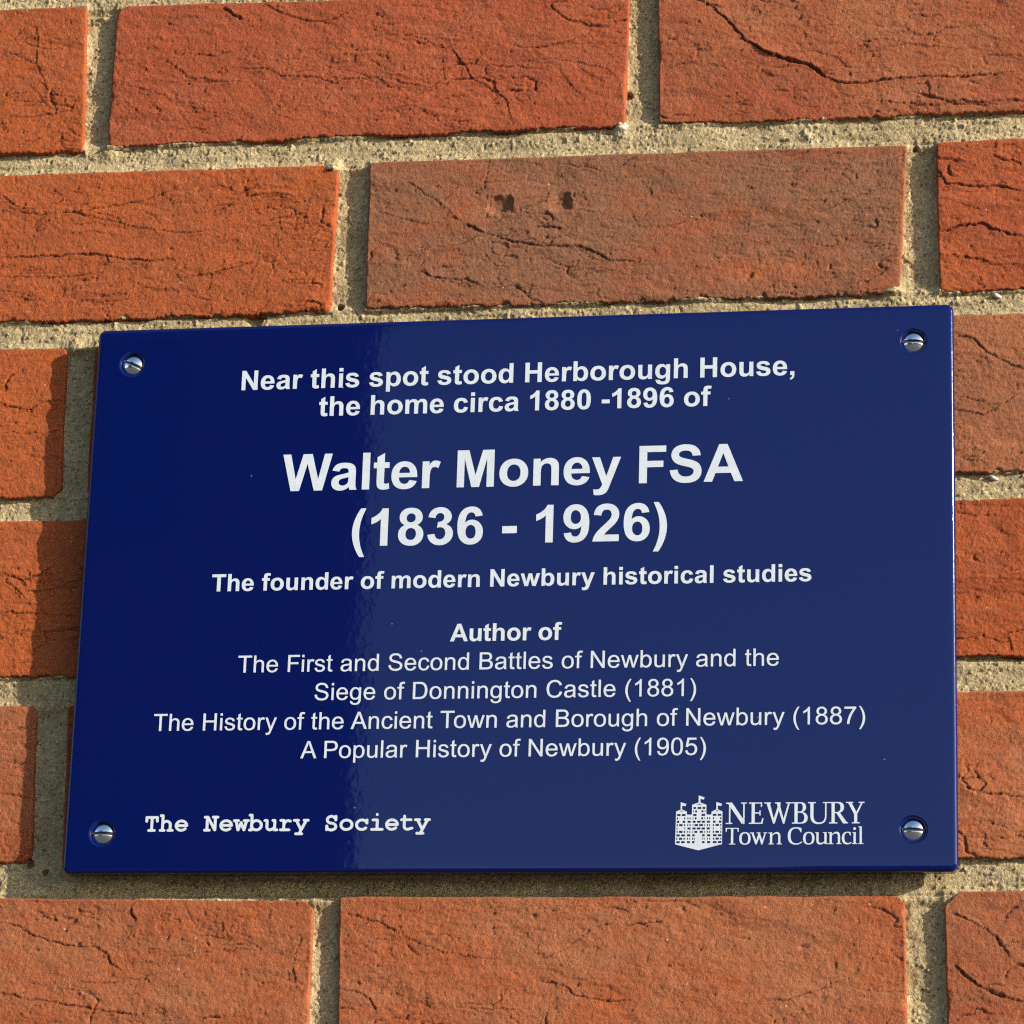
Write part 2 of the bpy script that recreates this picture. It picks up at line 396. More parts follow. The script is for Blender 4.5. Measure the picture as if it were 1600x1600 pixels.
 (0.35, 0.5, [(358.0, -411.8), (355.6, -413.5), (354.0, -415.8)]),
]
# (corners TL TR BR BL in mm, main colour, second colour, how much of the second, seed, height bias)
OR = (.415, .100, .031); OR2 = (.37, .088, .034); RD = (.345, .074, .027); PK = (.415, .143, .060); BR = (.27, .113, .056)
GY = (.30, .112, .052); OG = (.465, .106, .026)
BRICKS = [
 ('A0', [(-222, 1.2), (-7.1, .3), (-4.4, -65.5), (-219, -64.4)], OR, OG, .5, 1),
 ('A1', [(6.4, -.4), (221.7, -5.5), (220.4, -64.8), (5.8, -64.2)], RD, OR2, .35, 2),
 ('A2', [(233.2, -4.6), (449, -6.5), (448, -66.5), (234.3, -64.6)], OR2, PK, .35, 3),
 ('B0', [(-112, -73.9), (103.8, -76.3), (103.0, -139.9), (-110, -139.6)], OG, OR, .6, 4),
 ('B1', [(116.6, -75.7), (332.9, -78.0), (329.4, -140.9), (117.3, -139.2)], BR, OR2, -.15, 5),
 ('B2', [(344.2, -77.5), (560, -74.5), (559, -141.2), (345.0, -140.6)], OR, RD, .3, 6),
 ('C0', [(-220, -149), (-5.5, -151.4), (-4.0, -214.4), (-218, -215)], OG, OR, .4, 7),
 ('C1', [(6.4, -151.8), (220, -151.5), (219, -214.6), (6.9, -214.8)], RD, OR, .5, 8),
 ('C2', [(233, -151.0), (446, -149.7), (446, -214), (233, -214.2)], GY, PK, .55, 9),
 ('D0', [(-108, -224.3), (105, -225.0), (104.6, -289.8), (-106, -288.6)], OR, OG, .5, 10),
 ('D1', [(117, -225), (330, -225), (330, -289), (117, -289.6)], OR, OR2, .5, 11),
 ('D2', [(342, -224.9), (555, -224.2), (554, -285.3), (342, -286.6)], OG, RD, .4, 12),
 ('E0', [(-222, -300), (-8.0, -300.6), (-5.8, -363.4), (-220, -365.6)], PK, OR, .5, 13),
 ('E1', [(5.2, -300.6), (220, -300.6), (220, -364), (6.9, -363.9)], RD, OR, .5, 14),
 ('E2', [(233, -300.4), (446, -299.8), (445, -363.0), (233, -364.4)], PK, OR, .25, 15),
 ('F0', [(-108, -376.0), (106.8, -378.3), (107.0, -441.8), (-108, -441)], PK, OR, .55, 16),
 ('F1', [(117.0, -376.9), (329.9, -377.5), (330.8, -441.5), (118.6, -441.6)], PK, OR, .3, 17),
 ('F2', [(344.3, -375.8), (558, -374.6), (558, -441), (345.3, -440.6)], OR2, PK, .5, 18),
]
# courses just outside the picture
for k, (row, off) in enumerate(((75, 112.5), (-450, 0.0))):
    for j in (-1, 0, 1):
        x0 = off + j*225 + 6; z1 = row - .5
        BRICKS.append(('X%d%d' % (k, j), [(x0, z1), (x0+213, z1), (x0+213, z1-64), (x0, z1-64)], OR, PK, .5, 30+3*k+j))
for zc, xc in ((-0.5, -225), (-150.5, -225), (-300.5, -225)):
    pass

def lines(x0, x1, fine, dense):
    """grid lines from x0 to x1: fine inside the dense intervals, coarse elsewhere, close at both ends"""
    xs = [x0]
    x = x0
    while x < x1 - 1e-6:
        st = 3.0
        for a, b in dense:
            if a - 1 <= x <= b: st = fine
        x = min(x + st, x1)
        for a, b in dense:
            if x - st < a - 1 < x: x = min(a - 1 + 1e-3, x1)
        xs.append(x)
    if len(xs) > 2 and xs[-1] - xs[-2] < .12: xs.pop(-2)
    return np.array(xs)

def seg_field(px, pz, poly):
    """distance to polyline, signed side (+ above), position along 0..1"""
    best = np.full(px.shape, 1e9); side = np.zeros(px.shape); along = np.zeros(px.shape)
    n = len(poly) - 1
    for i in range(n):
        ax, az = poly[i]; bx, bz = poly[i+1]
        dx, dz = bx-ax, bz-az; L2 = dx*dx+dz*dz + 1e-9
        t = np.clip(((px-ax)*dx+(pz-az)*dz)/L2, 0, 1)
        ex, ez = px-(ax+t*dx), pz-(az+t*dz)
        d = np.hypot(ex, ez); m = d < best
        best[m] = d[m]; side[m] = ((dx*ez-dz*ex)*(1 if dx > 0 else -1))[m] > 0; along[m] = ((i+t)/n)[m]
    return best, side, along

ALLCR = []
for (w_, dpt, pts) in CRACKS:
    ax = [q[0] for q in pts]; az = [q[1] for q in pts]
    ALLCR.append((w_, dpt, pts, min(ax)-5, max(ax)+5, min(az)-5, max(az)+5))

def face_height(X, Z, seed, u, v, lenx, lenz):
    """relief of a sand-faced brick in mm, positive towards the viewer; also returns crack mask and patch noise"""
    s = seed * 101
    wx = X + 3.0*vnoise(X/14, Z/9, s+1) + .9*vnoise(X/3.3, Z/2.6, s+2)
    wz = Z + 2.2*vnoise(X/15, Z/8, s+3) + .8*vnoise(X/3.6, Z/2.8, s+4)
    h = .55*fbm(wx/40, wz/20, s+5, 2)
    h = h + .50*fbm(wx/13, wz/6, s+6, 3, .5) + .12*fbm(wx/3.6, wz/2.4, s+7, 2)
    # folds of the thrown clay: long, thin, mostly lengthwise, denser towards the lower edge of some bricks
    rr = np.random.RandomState(seed*7+3)
    fold, fine_, low = .55+.6*rr.rand(), .4+.8*rr.rand(), rr.rand()
    slope = rr.uniform(-.35, .25)
    zz = wz - slope*wx*.35
    crack = np.zeros(X.shape)
    # drag marks
    h = h + .13*vnoise(wx/16, zz/1.7, s+60)*sstep(-.3, .5, vnoise(X/26, Z/14, s+61)) + .07*vnoise(wx/7, zz/.95, s+62)*sstep(-.1, .5, vnoise(X/19, Z/9, s+63))
    msk = sstep(-.35, .4, vnoise(X/34, Z/15, s+9) + (.3+.7*low)*(1-v)**2)
    for (lx, lz, wd, dp, sd, mk) in ((42, 13, .36, .62, 20, fold), (22, 5.0, .30, .45, 23, fold), (11, 2.8, .32, .34, 27, fine_), (6.5, 1.8, .32, .22, 33, fine_)):
        def F(dx, dz):
            return vnoise((wx+dx)/lx, (zz+dz)/lz, s+sd) + .4*vnoise((wx+dx)/(lx*.37), (zz+dz)/(lz*.4), s+sd+1)
        n = F(0, 0); e = .35
        g = np.hypot((F(e, 0)-n)/e, (F(0, e)-n)/e) + .03
        d = np.abs(n)/g
        m2 = sstep(.0, .5, vnoise(X/(lx*.6), Z/(lz*1.1), s+sd+3) + .05)
        k = msk*m2*mk
        wv = wd*(.5+.8*k)
        vmask = np.clip(1-d/np.maximum(wv, .05), 0, 1)**.8 * np.clip(k*1.6, 0, 1)
        lip = np.where(n > 0, np.exp(-np.abs(d)/(wd*5)), 0) * k * .55
        h = h - dp*vmask + dp*lip
        crack = np.maximum(crack, .55*vmask*min(dp*1.6, .8))
    # grain of the sand coat
    h = h + .055*vnoise(X/1.15, Z/1.0, s+40) + .10*vnoise(X/.62, Z/.58, s+41) + .075*np.random.RandomState(seed).rand(*X.shape)
    rough = sstep(-.2, .6, vnoise(X/24, Z/16, s+42))
    h = h + rough*.10*vnoise(X/2.1, Z/1.4, s+43)
    # small pits
    pn = vnoise(X/1.7, Z/1.5, s+44)
    h = h - .28*sstep(.80, .95, pn) - .6*sstep(.86, .97, vnoise(wx/5.2, wz/2.2, s+45))*sstep(.3, .7, vnoise(X/17, Z/11, s+46))
    jx = X + .42*vnoise(X/2.1, Z/2.1, s+50) + .2*vnoise(X/.8, Z/.8, s+52); jz = Z + .42*vnoise(X/2.1+9, Z/2.1, s+51) + .2*vnoise(X/.8, Z/.8+5, s+53)
    x0, x1, z0, z1 = X.min(), X.max(), Z.min(), Z.max()
    for (w_, dpt, pts, a, b, c, d_) in ALLCR:
        if b < x0 or a > x1 or d_ < z0 or c > z1: continue
        idx = np.where((X > a) & (X < b) & (Z > c) & (Z < d_))
        if not len(idx[0]): continue
        if w_ < 0:      # a pit: centre, radii
            (cx, cz), (rx, rz) = pts[0], (abs(w_), dpt)
            q = np.hypot((jx[idx]-cx)/(rx*.85), (jz[idx]-cz)/(rz*.95)) + .12*vnoise(X[idx]/2.6, Z[idx]/2.2, s+60)
            h[idx] += -1.4*sstep(1.25, .3, q) + .35*np.exp(-((q-1.25)/.3)**2)
            continue
        d, side, al = seg_field(jx[idx], jz[idx], pts)
        tap = np.clip(np.minimum(al, 1-al)*7+.25, 0, 1)
        wv = .95*w_*(.75+.45*vnoise(jx[idx]/4, jz[idx]/4, s+55)) * tap
        vm = np.clip(1-d/np.maximum(wv, .06), 0, 1)**.6
        h[idx] += -1.0*dpt*vm*tap + dpt*.55*np.where(side > 0, np.exp(-d/2.4), .1*np.exp(-d/.8))*tap
        crack[idx] = np.maximum(crack[idx], vm*tap)
    return h, crack

def make_brick(spec):
    name, cs, c1, c2, amt, seed = spec
    (tlx, tlz), (trx, trz), (brx, brz), (blx, blz) = cs
    rng = random.Random(seed)
    row = name[0]
    if row in 'ABF': dense = [(-50, 385)]
    elif row == 'C': dense = [(-50, 12), (344, 385)]
    elif row == 'D': dense = [(-50, 13), (344, 385)]
    elif row == 'E': dense = [(-50, 12), (344, 385)]
    else: dense = []
    fx = .46
    xl, xr = (tlx+blx)/2, (trx+brx)/2
    xs = lines(xl, xr, fx, dense)
    inside = any(xl < b and xr > a for a, b in dense)
    zt, zb = (tlz+trz)/2, (blz+brz)/2
    nz = int(abs(zt-zb)/(fx if inside else 2.5))
    U = (xs-xl)/(xr-xl); V = np.linspace(0, 1, nz+1)
    U, V = np.meshgrid(U, V, indexing='ij')
    lx, lz = xr-xl, zt-zb
    # wobbling outline
    def wob(t, L, k):
        p = t*L
        return .42*vnoise(p/17, p*0+k, seed+70) + .22*vnoise(p/4.1, p*0+k, seed+71) + .13*vnoise(p/1.3, p*0+k, seed+72)
    rc = [1.0, 1.0, 1.0, 1.0]
    if name == 'F2': rc[0] = 7.0
    if name == 'E2': rc[3] = 2.0
    if name == 'A1': rc[0] = 4.5; rc[3] = 3.0
    if name == 'F0': rc[1] = 3.5
    if name == 'F1': rc[1] = 3.0
    if name == 'B1': rc[2] = 4.0
    if name == 'E0': rc[2] = 4.0
    if name == 'C0': rc[2] = 3.0
    def corner(t, L, r0, r1):
        p = t*L
        return np.where(p < r0, (r0-p)**2/(2*r0), 0) + np.where(L-p < r1, (r1-(L-p))**2/(2*r1), 0)
    top = .35*wob(U, lx, 1) + corner(U, lx, rc[0], rc[1]); bot = wob(U, lx, 2)*1.3 + .5*np.clip(vnoise(U*lx/3.1, V*0+7, seed+75), -.1, 1) + .25*vnoise(U*lx/.9, V*0+8, seed+76) + corner(U, lx, rc[3], rc[2])
    lef = .45*wob(V, lz, 3) + corner(V, lz, rc[3], rc[0]); rig = .4*wob(V, lz, 4) + corner(V, lz, rc[2], rc[1])
    X = (tlx*(1-U)+trx*U)*V + (blx*(1-U)+brx*U)*(1-V)
    Z = (tlz*(1-U)+trz*U)*V + (blz*(1-U)+brz*U)*(1-V)
    fall = lambda d, r: np.clip(1-d/r, 0, 1)**1.5
    X = X + lef*fall(U*lx, 9) - rig*fall((1-U)*lx, 9)
    Z = Z - top*fall((1-V)*lz, 9) + bot*fall(V*lz, 9)
    dl, dr, db, dt = U*lx, (1-U)*lx, V*lz, (1-V)*lz
    d = np.minimum(np.minimum(dl, dr), np.minimum(db, dt))
    h, crack = face_height(X, Z, seed, U, V, lx, lz)
    chip = np.clip(vnoise(X/6, Z/6, seed+80)-.45, 0, 1)*2.2
    ar = .5 + .35*vnoise(X/9, Z/9, seed+81) + chip*1.6*(.5+(1-V))
    ar = np.maximum(ar, .35)
    t = np.clip(1-d/ar, 0, 1)
    edge = ar*(1-np.sqrt(np.clip(1-t*t, 0, 1)))*.95
    h = h*np.clip(.35+d/2.5, 0, 1) - edge
    # tone
    pn = fbm(X/48+3, Z/26, seed+90, 4, .6) + .3*vnoise(X/11, Z/5, seed+95)
    k = (sstep(-.7, .9, pn-.3+amt)*.9)[..., None]
    c = np.array(c1)*(1-k) + np.array(c2)*k
    if name == 'B1':
        # dark kiln skin with an orange window showing through, redder rim on the right
        q = np.exp(-(((X-277)/26)**2+((Z+129)/5.0)**2)) + .8*np.exp(-(((X-160)/9)**2+((Z+97)/7)**2)) + .9*sstep(327, 332, X) + .5*np.exp(-(((X-150)/40)**2+((Z+137)/3)**2))
        q = np.clip(q*.6*(.7+.5*vnoise(X/4, Z/3, 951)), 0, .9)[..., None]
        c = c*(1-q) + np.array((.50, .13, .040))*q
    bl = sstep(.2, .7, vnoise(X/20, Z/9, seed+97))[..., None]*.20
    c = c*(1-bl) + np.array((.36, .115, .055))*bl
    c = c*(1-.42*np.clip(crack*1.1, 0, 1)[..., None])          # colour darker inside the cracks
    c = c*(1+.08*rng.uniform(-1, 1))
    tone = np.concatenate([c, np.ones(c.shape[:-1]+(1,))], -1)
    nxn, nzn = X.shape
    co = np.stack([X, -h, Z], -1).reshape(-1, 3)
    idx = np.arange(nxn*nzn).reshape(nxn, nzn)
    q = np.stack([idx[:-1, :-1], idx[1:, :-1], idx[1:, 1:], idx[:-1, 1:]], -1).reshape(-1, 4)
    # sides back into the wall
    ring = np.concatenate([idx[:, 0], idx[-1, 1:], idx[-2::-1, -1], idx[0, -2:0:-1]])
    base = co[ring].copy(); base[:, 1] = 14.0
    mid = co[ring].copy(); mid[:, 1] += 1.2
    n0 = len(co); m = len(ring)
    co = np.concatenate([co, mid, base])
    tone = tone.reshape(-1, 4); tone = np.concatenate([tone, tone[ring], tone[ring]])
    a = ring; b = np.roll(ring, -1)
    i1 = n0+np.arange(m); i1b = np.roll(i1, -1); i2 = i1+m; i2b = np.roll(i2, -1)
    q = np.concatenate([q, np.stack([a, i1, i1b, b], -1), np.stack([i1, i2, i2b, i1b], -1)])
    o = quad_mesh('brick', co*MM - WO, q, CLAY, wall, tone)
    return o

for sp in BRICKS:
    make_brick(sp)

# mortar: one sheet of sandy joint, cells that lie well under a brick left out
def quad_sd(X, Z, cs):
    """distance inside (negative) / outside (positive) of a brick outline"""
    (tlx, tlz), (trx, trz), (brx, brz), (blx, blz) = cs
    t = np.clip((tlz-Z)/(tlz-blz+1e-9), 0, 1)
    l = tlx*(1-t)+blx*t; r = trx*(1-t)+brx*t
    s = np.clip((X-tlx)/(trx-tlx), 0, 1)
    tp = tlz*(1-s)+trz*s; bt = blz*(1-s)+brz*s
    dx = np.maximum(l-X, X-r); dz = np.maximum(Z-tp, bt-Z)
    return dx, dz
def mortar_sheet(x0, x1, z0, z1, st, keep):
    xs = np.arange(x0, x1+st*.5, st); zs = np.arange(z0, z1+st*.5, st)
    X, Z = np.meshgrid(xs, zs, indexing='ij')
    dmin = np.full(X.shape, 1e3); bedd = np.full(X.shape, 1e3); perd = np.full(X.shape, 1e3); under = np.full(X.shape, 1e3); over = np.full(X.shape, 1e3)
    for sp in BRICKS:
        dx, dz = quad_sd(X, Z, sp[1])
        dmin = np.minimum(dmin, np.where((dx > 0) & (dz > 0), np.hypot(dx, dz), np.maximum(dx, dz)))
        inrow = dz < 0
        bel = (dx < .5) & (Z < (sp[1][2][1]+sp[1][3][1])/2)
        under = np.where(bel, np.minimum(under, np.abs(dz)), under); over = np.where((dx < .5) & ~bel, np.minimum(over, np.abs(dz)), over)
        perd = np.where(inrow, np.minimum(perd, np.abs(dz)*0 + np.maximum(-dz, 0)), perd)
    # depth: bed joints nearly flush, upright joints cut deeper
    inper = np.where(perd > 900, 0, sstep(0.0, 3.5, perd))
    rec = 1.75 + inper*1.55
    rec = rec + .45*vnoise(X/21, Z/21, 501) + .22*vnoise(X/5, Z/5, 502)
    rec = rec - .9*np.exp(-np.clip(dmin, 0, 9)/1.3)*sstep(-.3, .6, vnoise(X/8, Z/8, 503))*(under > 3)
    rec = rec + 1.1*np.exp(-np.clip(under, 0, 20)/.9)*sstep(-.5, .5, vnoise(X/7, Z/7, 510)) - np.where(Z < -362, .15, .6)*np.exp(-np.clip(over, 0, 20)/1.8)
    rec = rec + .28*vnoise(X/13, Z/1.9, 511)*(perd > 900) + .2*vnoise(X/2.2, Z/12, 512)*(perd < 900)
    rec = rec + 3.0*sstep(30, 60, X)*sstep(322, 290, X)*sstep(-362, -366, Z)*sstep(-377.5, -375, Z)  # bed joint sunk deeper below the plaque, shaped to darken the shade there
    smooth = .45+.55*sstep(-.4, .5, vnoise(X/9, Z/6, 513))
    rec = rec + .13*vnoise(X/1.5, Z/1.4, 504) + smooth*.26*vnoise(X/.72, Z/.7, 505) + .12*np.random.RandomState(5).rand(*X.shape)
    rec = rec + .6*sstep(.8, .97, vnoise(X/2.3, Z/2.1, 506))
    rec = rec - .55*sstep(.70, .95, vnoise(X/1.7, Z/1.7, 507))
    # smears of mortar lapping over the arris here and there
    for (cx, cz, r, a) in ((101.5, -78, 3.2, 2.6), (218.5, -64.5, 2.8, 2.4), (327, -138.5, 4.5, 2.4), (-2, -151, 3, 1.8), (7, -66, 3, 1.2), (108, -379, 3, 1.0)):
        rec = rec - a*np.exp(-((X-cx)**2+(Z-cz)**2)/r**2)
    # bee holes and voids
    for (cx, cz, r, a) in ((106.8, -137.2, 1.5, 5), (221.5, -50.5, 1.6, 3), (336, -79, 1.2, 3), (-7, -363, 2.0, 5), (0, -366.5, 1.2, 3), (72, -140.5, 4, 3)):
        rec = rec + a*sstep(1.15, .5, np.hypot((X-cx)/r, (Z-cz)/r)+.25*vnoise(X, Z, 508))
    co = np.stack([X, rec, Z], -1).reshape(-1, 3)
    idx = np.arange(X.size).reshape(X.shape)
    q = np.stack([idx[:-1, :-1], idx[1:, :-1], idx[1:, 1:], idx[:-1, 1:]], -1)
    use = keep(X, Z, dmin)[:-1, :-1]
    q = q[use]
    used = np.unique(q); mp = np.full(X.size, -1); mp[used] = np.arange(len(used))
    return co[used], mp[q]
def keep_fine(X, Z, d):
    hid = (X > 22) & (X < 338) & (Z < -162) & (Z > -357)
    return (d > -2.6) & ~hid
co, q = mortar_sheet(-52, 388, -446, 14, .42, keep_fine)
quad_mesh('mortar', co*MM - WO, q, MORTAR, wall)
# the bed the bricks are set in, out to the sides of the picture and behind the plaque
bed = mesh_obj('mortar_bed', [(-.222-WO[0], .0062, .075-WO[2]), (.56-WO[0], .0062, .075-WO[2]), (.56-WO[0], .0062, -.514-WO[2]), (-.222-WO[0], .0062, -.514-WO[2])], [(0, 1, 2, 3)], MORTAR, wall, smooth=False)

# pale pebbles caught in the joints
def pebble(x, z, y, rx, rz, ry, seed):
    vs = []; fs = []; nu, nv = 12, 8
    for j in range(nv+1):
        ph = math.pi*j/nv
        for i in range(nu):
            th = 2*math.pi*i/nu
            k = 1+.22*math.sin(3*th+seed)*math.sin(ph)+.16*math.cos(2*ph+seed)+.14*math.sin(5*th+3*ph*seed)*math.sin(ph)
            vs.append((rx*k*math.sin(ph)*math.cos(th), -ry*k*math.sin(ph)*math.sin(th), rz*k*math.cos(ph)))
    for j in range(nv):
        for i in range(nu):
            fs.append((j*nu+i, j*nu+(i+1) % nu, (j+1)*nu+(i+1) % nu, (j+1)*nu+i))
    o = mesh_obj('pebble', [(a*MM, b*MM, c*MM) for a, b, c in vs], fs, PEB, wall)
    o.location = Vector((x*MM, y*MM, z*MM)) - Vector(WO)
    o.rotation_euler = (0, math.radians(25*math.sin(seed*7)), 0)
PEB = plain("pale flint pebble", (.50, .47, .40), .9, noise=.15, scale=500)
pebble(219.3, -64.4, 1.0, 2.3, 1.7, 1.6, 1)
pebble(367.0, -142.3, 1.0, 1.6, .9, .7, 2)
pebble(364.5, -216.2, 1.3, 1.7, .9, .7, 3)
pebble(45.5, -366.8, 1.5, 1.2, .8, .9, 5)

